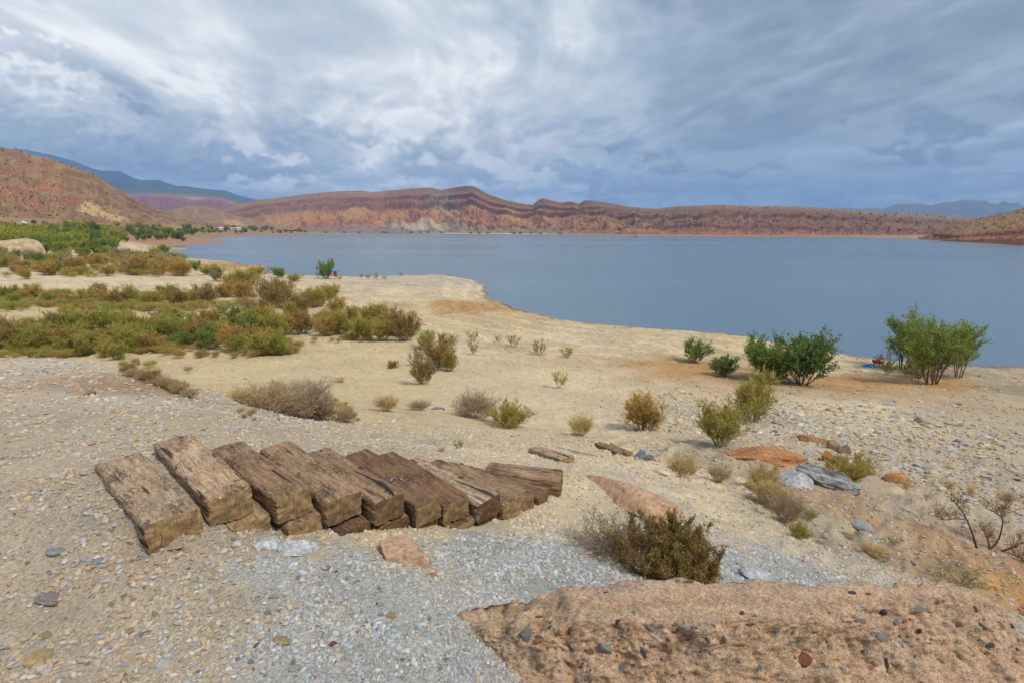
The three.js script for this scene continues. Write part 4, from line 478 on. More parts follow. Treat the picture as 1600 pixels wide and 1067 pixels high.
// gravel and chips: far too many to count
{
  const r = rng(77), pal = { blue: [[.28, .315, .355], [.34, .37, .40], [.41, .42, .43], [.22, .24, .27], [.47, .48, .48], [.37, .40, .43]], warm: [[.44, .35, .23], [.40, .27, .16], [.5, .42, .3], [.30, .2, .13], [.47, .33, .17]], odd: [[.45, .23, .08], [.27, .10, .06], [.52, .36, .12], [.12, .115, .12], [.33, .26, .25]] };
  const per = pebbleGeos.map(() => []);
  const put = (x, z, s, blueShare, flat) => {
    const y = ground(x, z), t = r(), list = t < blueShare ? pal.blue : t < .955 ? pal.warm : pal.odd, sc0 = soil(x, z), c = mix3(list[Math.floor(r() * list.length)], sc0, t < blueShare ? .28 : .5), k = .8 + .4 * r();
    const q = new THREE.Quaternion().setFromEuler(new THREE.Euler((r() - .5) * .7, r() * 6.28, (r() - .5) * .7)); const sc = V(s * (.7 + .6 * r()), s * flat * (.6 + .8 * r()), s * (.5 + .4 * r()));
    per[Math.floor(r() * per.length)].push([new THREE.Matrix4().compose(V(x, y + sc.y * .25, z), q, sc), [c[0] * k, c[1] * k, c[2] * k]]);
  };
  const greyness = (x, z) => { const c = soil(x, z); return clamp((c[2] / c[0] - .6) / .34); };
  for (let i = 0; i < 330000; i++) {                               // around the steps
    const rad = 1.05 * Math.pow(13, Math.pow(r(), 0.9)), az = (r() * 2 - 1) * 0.93, x = Math.sin(az) * rad, z = -Math.cos(az) * rad, cl = fbm(x * 1.7 + 30, z * 1.7, 3);
    if (r() > .6 + 1.1 * cl) continue; const g = greyness(x, z); if (r() > (.62 + .38 * g * g) * (1 - .5 * smooth(3.5, 7, rad))) continue;
    put(x, z, rad * (.0010 + mix(.0065, .004, smooth(2, 5, rad)) * Math.pow(r(), 3.4)) + .0006, .27 + .52 * g * g, .5);
  }
  for (let i = 0; i < 170000; i++) {                                // down the slope and over the flats
    const rad = 10 * Math.pow(8, r()), az = (r() * 2 - 1) * 0.9, x = Math.sin(az) * rad, z = -Math.cos(az) * rad, y = baseLand(x, z); if (y < .15) continue;
    const cob = smooth(.12, .42, az) * smooth(13, 17, rad) * (1 - smooth(27, 36, rad)), cl = fbm(x * .35 + 60, z * .35, 3); if (r() > .24 + .8 * cl + .42 * cob) continue;
    put(x, z, rad * (.0009 + .0017 * Math.pow(r(), 3)) * (1 + cob * (.3 + 2.8 * Math.pow(r(), 4))), .12 + .1 * cob + .25 * greyness(x, z), .42);
  }
  per.forEach((list, k) => { const m = new THREE.InstancedMesh(pebbleGeos[k], std([1, 1, 1], .95), list.length); list.forEach(([mm, c], i) => { m.setMatrixAt(i, mm); m.setColorAt(i, new THREE.Color().setRGB(...c)); }); top(m, 'gravel'); tag(m, 'loose stone chips and gravel strewn over the slope and flats', 'gravel', 'loose gravel chips', 'stuff'); });
}

// ---------------------------------------------------------------- plants
function plantGeo(seed, o) {
  const r = rng(seed * 31 + 5), wp = [], wi = [], lpz = [], lc = [], li = [];
  const tube = (pts, r0, r1, sides = 3) => { const n0 = wp.length / 3; pts.forEach((p, k) => { const t = k / (pts.length - 1), rad = mix(r0, r1, t), d = (pts[Math.min(k + 1, pts.length - 1)]).clone().sub(pts[Math.max(0, k - 1)]).normalize(), u = V(d.y, -d.x, 0.01).normalize(), w = d.clone().cross(u); for (let s = 0; s < sides; s++) { const a = s / sides * 6.2832; wp.push(p.x + (u.x * Math.cos(a) + w.x * Math.sin(a)) * rad, p.y + (u.y * Math.cos(a) + w.y * Math.sin(a)) * rad, p.z + (u.z * Math.cos(a) + w.z * Math.sin(a)) * rad); } }); for (let k = 0; k + 1 < pts.length; k++) for (let s = 0; s < sides; s++) { const a = n0 + k * sides + s, b = n0 + k * sides + (s + 1) % sides; wi.push(a, b, a + sides, b, b + sides, a + sides); } };
  const leaf = (p, dir, L, W) => { const n = V(r() - .5, r() - .5, r() - .5), s = n.cross(dir).normalize().multiplyScalar(W / 2), n0 = lpz.length / 3, m = p.clone().addScaledVector(dir, L * .45), e = p.clone().addScaledVector(dir, L), k = .65 + .7 * r(), h = (r() - .5) * o.hue; lpz.push(p.x, p.y, p.z, m.x + s.x, m.y + s.y, m.z + s.z, e.x, e.y, e.z, m.x - s.x, m.y - s.y, m.z - s.z); for (let q = 0; q < 4; q++) lc.push(k * (1 + h), k * (1 - .2 * h), k * (1 - .6 * h)); li.push(n0, n0 + 1, n0 + 2, n0, n0 + 2, n0 + 3); };
  const grow = (p, dir, len, rad, lift, wob, n) => { const pts = [p.clone()], d = dir.clone(); let q = p.clone(); for (let k = 0; k < n; k++) { d.add(V((r() - .5) * wob, lift * .5 + (r() - .5) * wob * .6, (r() - .5) * wob)).normalize(); q = q.clone().addScaledVector(d, len / n); if (q.y < .01) q.y = .01; pts.push(q); } if (rad > 0) tube(pts, rad, rad * .4, o.sides || 3); return { pts, d }; };
  const pick = (pts, t) => { const x = t * (pts.length - 1), k = Math.min(pts.length - 2, Math.floor(x)); return [pts[k].clone().lerp(pts[k + 1], x - k), pts[k + 1].clone().sub(pts[k]).normalize()]; };
  for (let s = 0; s < o.stems; s++) {
    const az = (s + r() * .9) / o.stems * 6.2832, tilt = o.spread * Math.sqrt((s * .618 + .13) % 1) * (.75 + .5 * r()), d0 = V(Math.cos(az) * Math.sin(tilt), Math.cos(tilt), Math.sin(az) * Math.sin(tilt)), len = o.len * (.7 + .45 * r()) * (1 - (o.uneven || 0) * r() * r());
    const main = grow(V(Math.cos(az) * o.base * r(), -.02, Math.sin(az) * o.base * r()), d0, len, o.rad, o.lift, o.wob, 6);
    for (let b = 0; b < o.branches; b++) {
      const t = mix(o.first, 1, (b + r()) / o.branches), [p, d] = pick(main.pts, t), bd = d.clone().multiplyScalar(1 - o.fork).add(V((r() - .5) * 2 * o.fork, (r() - .3) * o.fork, (r() - .5) * 2 * o.fork)).normalize(), bl = o.blen * (.5 + .8 * r()) * (1.15 - .4 * t);
      const br = grow(p, bd, bl, o.rad * .42, o.lift * .7 - (o.droop || 0), o.wob * 1.2, 4);
      for (let w = 0; w < o.twigs; w++) {
        const [tp, td] = pick(br.pts, .2 + .8 * r()), wd = td.clone().multiplyScalar(.5).add(V((r() - .5) * 1.3, (r() - .25) * .9 - (o.droop || 0), (r() - .5) * 1.3)).normalize(), tl = o.tlen * (.5 + r()); const tw = grow(tp, wd, tl, o.rad * .16 * (o.twigRad ?? 1), -(o.droop || 0) * .6, o.wob, 2);
        for (let l = 0; l < o.leaves; l++) { const [q, dd] = pick(tw.pts, r()); leaf(q.add(V((r() - .5), (r() - .5), (r() - .5)).multiplyScalar(o.puff)), dd.clone().add(V((r() - .5) * o.fan, (r() - .5) * o.fan, (r() - .5) * o.fan)).normalize(), o.leafL * (.6 + .8 * r()), o.leafW); }
      }
    }
  }
  const G = (p, i, c) => { const g = new THREE.BufferGeometry(); g.setAttribute('position', new THREE.Float32BufferAttribute(p, 3)); if (c) g.setAttribute('color', new THREE.Float32BufferAttribute(c, 3)); g.setIndex(i); g.computeVertexNormals(); return g; };
  const out = { wood: G(wp, wi), leaf: li.length ? G(lpz, li, lc) : null };
  const bb = new THREE.Box3(); for (const g of [out.wood, out.leaf]) if (g) { g.computeBoundingBox(); bb.union(g.boundingBox); } const sx = 1 / (bb.max.x - bb.min.x), sy = 1 / bb.max.y, sz = 1 / (bb.max.z - bb.min.z), cx = (bb.max.x + bb.min.x) / 2, cz = (bb.max.z + bb.min.z) / 2 * 0;
  out.w = bb.max.x - bb.min.x; out.h = bb.max.y; out.cx = cx; return out;                   // real proportions stay, placement scales
}
const KINDS = {
  tamarisk: { stems: 13, spread: .72, len: .8, base: .14, rad: .008, lift: .16, wob: .4, branches: 9, first: .08, fork: .42, blen: .3, twigs: 7, tlen: .13, leaves: 6, leafL: .10, leafW: .013, puff: .03, fan: .7, hue: .45, uneven: .5 },
  mound: { stems: 40, spread: 1.45, len: .56, base: .25, rad: .005, lift: .2, wob: .25, branches: 12, first: .25, fork: .5, blen: .16, twigs: 10, tlen: .07, leaves: 11, leafL: .026, leafW: .014, puff: .03, fan: 1.5, hue: .4 },
  green: { stems: 10, spread: .9, len: .7, base: .1, rad: .011, lift: .1, wob: .35, branches: 9, first: .12, fork: .55, blen: .34, twigs: 7, tlen: .14, leaves: 9, leafL: .06, leafW: .022, puff: .05, fan: 1.3, hue: .4 },
  willow: { stems: 6, spread: .5, len: .8, base: .1, rad: .014, lift: .1, wob: .35, branches: 10, first: .25, fork: .62, blen: .34, twigs: 10, tlen: .15, leaves: 13, leafL: .045, leafW: .015, puff: .05, fan: 1.0, hue: .45, droop: .05, sides: 5 },
  far: { stems: 7, spread: 1.0, len: .66, base: .12, rad: .012, lift: .1, wob: .3, branches: 7, first: .1, fork: .6, blen: .36, twigs: 5, tlen: .16, leaves: 5, leafL: .12, leafW: .06, puff: .08, fan: 1.5, hue: .35 },
  dry: { stems: 34, spread: 1.1, len: .72, base: .1, rad: .005, lift: .1, wob: .3, branches: 8, first: .25, fork: .38, blen: .3, twigs: 7, tlen: .16, leaves: 5, leafL: .10, leafW: .008, puff: .02, fan: .7, hue: .35, twigRad: 1.4 },
  creosote: { stems: 20, spread: 1.15, len: .66, base: .12, rad: .006, lift: .1, wob: .3, branches: 11, first: .15, fork: .55, blen: .28, twigs: 9, tlen: .12, leaves: 10, leafL: .03, leafW: .014, puff: .025, fan: 1.5, hue: .35 },
  twiggy: { stems: 24, spread: 1.2, len: .68, base: .12, rad: .005, lift: .06, wob: .45, branches: 10, first: .15, fork: .6, blen: .26, twigs: 8, tlen: .12, leaves: 2, leafL: .024, leafW: .011, puff: .015, fan: 1.2, hue: .3, twigRad: 1.4 },
  sparse: { stems: 7, spread: .8, len: .75, base: .05, rad: .009, lift: .1, wob: .4, branches: 6, first: .2, fork: .5, blen: .28, twigs: 5, tlen: .12, leaves: 6, leafL: .08, leafW: .016, puff: .03, fan: 1, hue: .3 },
  grass: { stems: 40, spread: .6, len: .5, base: .12, rad: .004, lift: .02, wob: .12, branches: 2, first: .05, fork: .15, blen: .4, twigs: 4, tlen: .25, leaves: 3, leafL: .35, leafW: .014, puff: .02, fan: .25, hue: .3 },
  bare: { stems: 4, spread: .9, len: .85, base: .05, rad: .018, lift: .05, wob: .45, branches: 6, first: .25, fork: .55, blen: .36, twigs: 4, tlen: .16, leaves: 1, leafL: .04, leafW: .012, puff: .02, fan: 1.2, hue: .3, twigRad: 1.3, sides: 5 },
};
const protos = {}; for (const k in KINDS) protos[k] = (k === 'bare' ? [1] : [1, 2, 3, 4]).map((s) => plantGeo(s + k.length * 7, KINDS[k]));
const leafMat = (rgb) => { const m = new THREE.MeshPhysicalMaterial({ roughness: .95, transmission: .4, thickness: 0, vertexColors: true, side: THREE.DoubleSide }); m.color.setRGB(...rgb); m.specularIntensity = .3; return m; };
const LEAF = { olive: [.44, .37, .08], moss: [.36, .355, .07], brown: [.37, .255, .09], rust: [.50, .335, .10], willow: [.27, .33, .065], green: [.21, .28, .055], lime: [.38, .38, .07], deep: [.15, .22, .05], straw: [.64, .49, .23], dry: [.56, .42, .24], dusty: [.46, .36, .24], dark: [.34, .24, .08], sage: [.34, .31, .14] }; for (const k in LEAF) LEAF[k] = leafMat(LEAF[k]);
const WOOD = { brown: std([.15, .10, .07], 1), grey: std([.24, .19, .15], 1), tan: std([.34, .25, .15], 1), dark: std([.07, .05, .04], 1), red: std([.2, .12, .09], 1) };
const pr = rng(909);
function plant(name, category, kind, tint, bark, px, py, hpx, wpx, label, group, { variant = Math.floor(pr() * 4), at, sink = .02, turn } = {}) {
  const { p, D } = at || onGround(px, py), g = protos[kind][variant % protos[kind].length], k = D / FOCAL, h = hpx * k * 1.08, w = wpx * k * 1.15, o = new THREE.Group(); top(o, name); tag(o, label, category, group);
  const sx = w / g.w, sy = h / g.h; part(category === 'tree' ? 'trunk' : 'stems', g.wood, WOOD[bark], o); if (g.leaf) part(category === 'tree' ? 'crown' : 'foliage', g.leaf, LEAF[tint], o);
  o.scale.set(sx, sy, (sx * .7 + sy * .3)); o.position.copy(p); o.position.y -= sink * h; o.rotation.y = turn ?? pr() * 6.28; return o;
}
{
  // --- trees and shrubs that stand alone
  const S = (kind, tint, bark, px, py, h, w, label, name = 'shrub', cat = 'shrub', opt = {}) => plant(name, cat, kind, tint, bark, px, py, h, w, label, opt.group, opt);
  S('willow', 'willow', 'dark', 1412, 577, 98, 62, 'leafy green tree with leaning trunk, left of the pair by the shore', 'willow_tree', 'tree', { variant: 0 });
  S('willow', 'willow', 'brown', 1458, 600, 112, 92, 'wide green multi stemmed tree standing nearest in the shore group on the right', 'willow_tree', 'tree', { variant: 1 });
  S('willow', 'willow', 'brown', 1497, 590, 94, 54, 'thin airy green tree at the right edge of the shore group', 'willow_tree', 'tree', { variant: 2 });
  S('willow', 'lime', 'brown', 1436, 591, 58, 44, 'small green sapling between the two big shore trees', 'willow_tree', 'tree', { variant: 3 });
  S('sparse', 'green', 'brown', 1385, 586, 30, 24, 'young sapling just right of the seated person', 'sapling', 'sapling');
  S('bare', 'dusty', 'grey', 1391, 576, 45, 20, 'bare grey sapling behind the young sapling by the person', 'sapling', 'sapling', { turn: 1 });
  S('green', 'deep', 'dark', 1253, 600, 86, 105, 'dense dark green bush with a tall shoot, right of the pair', 'green_bush', 'bush', { variant: 0 });
  S('green', 'green', 'dark', 1200, 596, 74, 82, 'bright green bush joined to the left of the dark green bush', 'green_bush', 'bush', { variant: 1 });
  S('green', 'green', 'brown', 1086, 566, 40, 38, 'small round green tree alone on the orange ground', 'green_bush', 'bush', { variant: 2 });
  S('green', 'deep', 'dark', 1130, 587, 36, 42, 'low round dark green bush beside the small round tree', 'green_bush', 'bush', { variant: 3 });
  S('tamarisk', 'olive', 'brown', 1172, 657, 84, 78, 'olive feathery shrub standing in front of the green bushes', 'tamarisk_shrub', 'shrub', { variant: 0 });
  S('tamarisk', 'olive', 'brown', 1126, 697, 84, 84, 'open olive brown shrub at the left end of the rust orange rock', 'tamarisk_shrub', 'shrub', { variant: 1 });
  S('tamarisk', 'rust', 'brown', 1003, 672, 64, 78, 'golden olive bush with a stone at its foot on the sand', 'tamarisk_shrub', 'shrub', { variant: 2 });
  S('dry', 'dusty', 'red', 742, 653, 50, 78, 'grey brown twiggy bush, left of the touching pair', 'dry_bush', 'bush', { variant: 0 });
  S('creosote', 'olive', 'brown', 795, 667, 47, 70, 'olive green bush, right of the touching pair', 'creosote_bush', 'bush', { variant: 1 });
  S('dry', 'straw', 'tan', 908, 681, 40, 40, 'round straw coloured dry bush alone above the lower flight', 'dry_bush', 'bush', { variant: 2 });
  S('tamarisk', 'brown', 'dark', 684, 575, 62, 62, 'tall dark brown shrub at the back of the middle clump', 'tamarisk_shrub', 'shrub', { variant: 3 });
  S('tamarisk', 'brown', 'dark', 661, 600, 52, 42, 'brown olive shrub at the front of the middle clump', 'tamarisk_shrub', 'shrub', { variant: 0 });
  S('tamarisk', 'olive', 'dark', 702, 580, 40, 26, 'narrow shrub at the right of the middle clump', 'tamarisk_shrub', 'shrub', { variant: 2 });
  S('creosote', 'brown', 'brown', 614, 575, 14, 20, 'tiny round brown shrub left of the middle clump', 'low_shrub', 'shrub');
  for (const [px, py, h, w, t, l] of [[738, 533, 18, 20, 'olive', 'small olive shrub at the left of the row on the sand'], [740, 554, 22, 18, 'sage', 'pale green sprig below the small olive shrub'], [800, 542, 22, 24, 'rust', 'rusty shrub second in the row on the sand'], [843, 555, 26, 26, 'brown', 'brown shrub third in the row on the sand'], [888, 558, 20, 32, 'olive', 'low spreading shrub at the right of the row on the sand'], [873, 606, 30, 24, 'olive', 'thin olive shrub alone on the sand above the pale cobbles'], [777, 535, 12, 12, 'dusty', 'faint dry sprig in the row on the sand']]) S('sparse', t, 'brown', px, py, h, w, l, 'low_shrub', 'shrub');
  // dry thicket under the crest
  for (const [px, py, h, w, t, k, l] of [[478, 654, 66, 110, 'dusty', 'dry', 'big greyish dry bush in the clump under the crest'], [418, 642, 54, 90, 'dry', 'dry', 'straw brown dry bush at the left of the clump under the crest'], [542, 660, 32, 34, 'dry', 'dry', 'small dry bush at the right end of the clump under the crest'], [372, 628, 26, 46, 'straw', 'grass', 'straw grass patch at the left end of the crest clump'], [604, 642, 28, 42, 'straw', 'dry', 'pale straw bush alone right of the crest clump'], [655, 640, 16, 40, 'dusty', 'dry', 'low faded bush beside the dark flat stone'], [505, 656, 40, 50, 'dusty', 'dry', 'grey twig bush filling the right of the crest clump'], [450, 640, 36, 60, 'dry', 'grass', 'straw grass between the two big dry bushes'], [532, 597, 12, 26, 'straw', 'grass', 'yellow grass tuft on the yellow sand behind the clump']]) S(k, t, k === 'grass' ? 'tan' : 'red', px, py, h, w, l, k === 'grass' ? 'grass_clump' : 'dry_bush', k === 'grass' ? 'grass' : 'bush');
  for (let i = 0; i < 9; i++) S('dry', i % 3 ? 'dry' : 'brown', 'red', 196 + i * 12 + 6 * pr(), 584 + i * 4.6, 18 + 8 * pr(), 32, 'dead brown brush along the back of the left mound', 'dead_brush', 'brush', { group: 'dead brush behind the mound' });
  // near dark bush and its bare side
  S('mound', 'dark', 'dark', 1036, 898, 102, 150, 'dense dark olive bush in front of the pinkish slab', 'creosote_bush', 'bush', { variant: 0, sink: .06 });
  S('mound', 'dark', 'dark', 1056, 906, 86, 100, 'dark low side of the bush touching the big boulder', 'creosote_bush', 'bush', { variant: 3, sink: .06 });
  S('twiggy', 'dark', 'red', 955, 864, 84, 150, 'reddish half bare twiggy bush left of the dark olive bush', 'twiggy_bush', 'bush', { variant: 1 });
  S('twiggy', 'brown', 'red', 985, 888, 66, 100, 'bare twig mass in front of the half bare bush', 'twiggy_bush', 'bush', { variant: 2 });
  // dry grasses on the right slope
  for (const [px, py, h, w, k, t, l] of [[1066, 745, 44, 48, 'dry', 'straw', 'straw bush above the pinkish slab'], [1124, 752, 30, 42, 'dry', 'dry', 'low dry bush second in the line down the slope'], [1190, 768, 52, 40, 'dry', 'straw', 'straw bush with olive tips above the long dry bush'], [1205, 790, 52, 66, 'dry', 'straw', 'large straw bush in the middle of the line down the slope'], [1228, 815, 50, 56, 'dry', 'dusty', 'greyish dry bush at the lower end of the line down the slope'], [1248, 840, 30, 34, 'creosote', 'olive', 'olive sprig at the bottom of the line down the slope'], [1211, 740, 22, 10, 'grass', 'straw', 'narrow yellow tuft beside the pale grey rock'], [1327, 757, 58, 60, 'tamarisk', 'olive', 'green brown bush behind the lower end of the layered rock'], [1294, 735, 18, 14, 'grass', 'straw', 'yellow tuft above the layered rock'], [1415, 764, 20, 18, 'grass', 'straw', 'straw tuft below the flat orange rock'], [1516, 774, 22, 14, 'grass', 'straw', 'golden tuft on the right cobbles'], [1486, 762, 14, 14, 'grass', 'straw', 'small tuft left of the golden tuft'], [1448, 780, 14, 14, 'grass', 'straw', 'small straw tuft above the dead tree'], [1578, 785, 20, 26, 'grass', 'straw', 'straw clump behind the dead tree'], [1370, 872, 26, 40, 'grass', 'straw', 'golden grass clump on the lower gravel slope'], [1352, 862, 16, 30, 'grass', 'dry', 'dry grass left of the golden grass clump'], [1266, 812, 22, 34, 'grass', 'sage', 'greenish grass right of the line of dry bushes'], [1340, 838, 12, 14, 'sparse', 'sage', 'grey green sprig by the grey oval stone'], [1394, 852, 16, 22, 'sparse', 'sage', 'grey green sprig right of the golden grass'], [1500, 914, 34, 84, 'sparse', 'sage', 'pale green weed on the slope above the boulder right end'], [1330, 842, 12, 26, 'grass', 'dry', 'faded grass above the golden clump'], [718, 703, 20, 16, 'sparse', 'sage', 'small green sprig behind the seventh sleeper'], [690, 705, 8, 20, 'grass', 'dry', 'faint dry grass behind the sixth sleeper']]) S(k, t, k === 'grass' ? 'tan' : 'red', px, py, h, w, l, k === 'grass' ? 'grass_tuft' : k === 'sparse' ? 'weed' : 'dry_bush', k === 'grass' ? 'grass' : k === 'sparse' ? 'weed' : 'bush');
  // --- thicket of olive shrubs, left
  const grp = 'shrubs of the left thicket', band = (n, x0, x1, y0, y1, h0, h1, tints, kinds, label, group, name = 'tamarisk_shrub') => { for (let i = 0; i < n; i++) { const px = mix(x0, x1, (i + pr()) / n), f = pr(), py = mix(y0, y1, f), h = mix(h0, h1, pr()) * .8; S(kinds[i % kinds.length], tints[Math.floor(pr() * tints.length)], 'brown', px, py, h, h * (.82 + .4 * pr()), label, name, 'shrub', { group }); } };
  band(26, -10, 380, 464, 480, 26, 44, ['olive', 'rust', 'brown', 'moss', 'moss'], ['tamarisk'], 'olive brown shrub in the rear band of the left thicket', 'rear band of the left thicket');
  band(22, -20, 250, 520, 562, 36, 58, ['olive', 'rust', 'brown', 'moss'], ['tamarisk'], 'olive shrub in the thicket directly behind the left mound', 'front band of the left thicket behind the mound');
  band(30, 100, 440, 512, 556, 40, 60, ['olive', 'moss', 'brown', 'rust', 'moss'], ['tamarisk'], 'olive shrub in the front band of the left thicket', 'front band of the left thicket');
  band(10, 395, 478, 470, 540, 42, 66, ['olive', 'rust', 'brown'], ['tamarisk'], 'olive shrub at the right end of the left thicket', 'right end of the left thicket');
  for (const [px, py, h, w, l] of [[367, 520, 46, 40, 'bright green shrub standing in the middle of the left thicket'], [405, 528, 40, 56, 'light green shrub at the right of the bright green one'], [268, 503, 22, 46, 'low green shrub between the two bands of the thicket'], [300, 540, 30, 60, 'green tinted shrub low in the front band'], [330, 545, 40, 50, 'green shrub near the front edge of the thicket']]) S('green', 'green', 'brown', px, py, h, w, l, 'green_bush', 'bush');
  S('tamarisk', 'rust', 'brown', 412, 545, 40, 40, 'golden shrub at the front right corner of the left thicket', 'tamarisk_shrub');
  // shrubs on both sides of the pale track
  band(13, 500, 640, 503, 533, 34, 56, ['olive', 'rust', 'olive'], ['tamarisk'], 'golden olive shrub in the line right of the pale track', 'line of shrubs right of the track');
  band(6, 486, 530, 460, 500, 28, 44, ['olive', 'rust'], ['tamarisk'], 'olive shrub at the far end of the track', 'shrubs at the far end of the track');
  S('tamarisk', 'brown', 'dark', 632, 533, 58, 56, 'dark olive shrub at the right end of the track line', 'tamarisk_shrub');
  S('tamarisk', 'lime', 'brown', 668, 545, 34, 24, 'yellow green shrub behind the middle clump', 'tamarisk_shrub');
  S('tamarisk', 'olive', 'brown', 380, 455, 40, 48, 'round open shrub alone on the pale sand by the water', 'tamarisk_shrub');
  for (const [px, py, h, w, t] of [[340, 440, 30, 26, 'sage'], [215, 430, 36, 40, 'rust'], [282, 432, 28, 36, 'rust'], [252, 431, 24, 22, 'olive'], [42, 436, 18, 20, 'rust'], [400, 432, 18, 40, 'olive'], [437, 434, 18, 30, 'green'], [306, 424, 20, 16, 'green'], [360, 448, 22, 26, 'rust'], [325, 430, 20, 30, 'olive'], [460, 440, 14, 30, 'olive']]) S('tamarisk', t, 'brown', px, py, h, w, 'olive shrub standing along the water edge by the cove', 'tamarisk_shrub', 'shrub', { group: 'shrubs along the cove edge' });
  S('green', 'green', 'dark', 510, 436, 32, 26, 'upright green tree beside the red and blue beach chair', 'green_bush', 'tree', { variant: 1 });
  for (const [px, py] of [[497, 434], [565, 435], [575, 436], [588, 437], [600, 437], [626, 431], [532, 438]]) S('sparse', 'sage', 'brown', px, py, 6 + 6 * pr(), 8, 'tiny sapling on the flat point by the water', 'sapling', 'sapling', { group: 'saplings on the point' });
  // far left flats
  band(34, -20, 285, 408, 432, 20, 36, ['rust', 'brown', 'olive', 'rust', 'dusty'], ['tamarisk'], 'rusty shrub in the broad thicket at the far left', 'rusty thicket at the far left');
  band(10, -10, 100, 402, 430, 16, 30, ['green', 'green', 'olive'], ['green'], 'green shrub among the rusty ones at the far left', 'green shrubs at the far left', 'green_bush');
  band(8, 195, 270, 396, 414, 14, 24, ['green'], ['green'], 'green shrub on the near shore of the inlet', 'green shrubs by the inlet', 'green_bush');
  band(22, -20, 62, 370, 386, 22, 32, ['lime'], ['far'], 'yellow green shrub of the bright mass at the left edge', 'bright green mass at the left edge', 'green_bush');
  band(76, 40, 180, 366, 402, 17, 30, ['green', 'lime', 'lime', 'deep'], ['far'], 'green shrub in the dense mass on the left flat', 'dense green mass on the left flat', 'green_bush');
  band(50, 160, 308, 363, 378, 9, 18, ['green', 'lime', 'green', 'deep'], ['far'], 'green shrub on the red point', 'green shrubs on the red point', 'green_bush');
  band(60, -10, 260, 354, 368, 8, 15, ['dusty', 'olive', 'green', 'lime', 'brown'], ['far'], 'dull shrub on the flat below the stony hill', 'dull shrubs below the stony hill');
  band(12, 230, 400, 352, 357, 5, 11, ['deep', 'dark', 'green'], ['far'], 'dark round tree in the row below the stony hill', 'trees at the foot of the stony hill', 'round_tree');
  band(76, 240, 478, 358, 365, 5, 10, ['green', 'lime', 'green'], ['far'], 'green shrub along the far left shore', 'green shrubs along the far left shore', 'green_bush');
  for (const [px, py, h, w] of [[76, 362, 13, 18], [139, 364, 12, 18], [156, 360, 9, 12], [52, 351, 8, 8]]) S('far', 'deep', 'dark', px, py, h, w, 'dark round tree standing out on the left flat', 'round_tree', 'tree', { group: 'dark trees on the left flat' });
  for (const px of [595, 603, 640, 655, 668, 690, 735, 748, 760, 803, 812, 830, 842, 873, 560, 535, 508]) S('far', 'lime', 'brown', px + 3 * pr(), lerpList([[500, 364.3], [700, 365], [900, 367]], px), 3 + 1.5 * pr(), 7 + 4 * pr(), 'tiny green bush on the pale far shore', 'shore_bush', 'bush', { group: 'bushes on the far shore' });
  for (const px of [1462, 1470, 1478, 1486, 1494]) { const { p, D } = onGround(px, 372); S('far', 'dark', 'dark', px, 372, 6 + 2 * pr(), 12, 'dark scrub on the tip of the red headland', 'headland_scrub', 'bush', { group: 'scrub on the headland tip', at: { p: atDepth(px, 371.5 + (px - 1462) * .03, 560), D: 560 } }); }
}
// grass and low scrub between the shrubs of the left thicket
{
  const r = rng(626), list = [[], []]; const areas = [[-10, 400, 462, 490, 620], [-20, 470, 508, 560, 1000], [-20, 290, 405, 434, 420], [490, 650, 500, 536, 160], [370, 560, 628, 660, 60], [180, 300, 570, 612, 70]];
  for (const [x0, x1, y0, y1, n] of areas) for (let i = 0; i < n; i++) { const px = mix(x0, x1, r()), { p, D } = onGround(px, mix(y0, y1, r())); if (fbm(p.x * .09, p.z * .09, 2) < .02) continue; const h = (7 + 11 * r()) * D / FOCAL, s = h / protos.grass[0].h; list[r() < .5 ? 0 : 1].push([new THREE.Matrix4().compose(p, new THREE.Quaternion().setFromAxisAngle(V(0, 1, 0), r() * 6.28), V(s * (.9 + .6 * r()), s, s * (.9 + .6 * r()))), [[.44, .37, .09], [.50, .38, .12], [.38, .36, .08], [.40, .28, .09], [.5, .42, .16]][Math.floor(r() * 5)]]); }
  list.forEach((l, k) => { const m = new THREE.InstancedMesh(protos.grass[k].leaf, leafMat([1, 1, 1]), l.length); l.forEach(([q, c], i) => { m.setMatrixAt(i, q); m.setColorAt(i, new THREE.Color().setRGB(...c)); }); top(m, 'undergrowth'); tag(m, 'olive and straw undergrowth between the shrubs on the left', 'undergrowth', 'undergrowth of the left thicket', 'stuff'); });
}
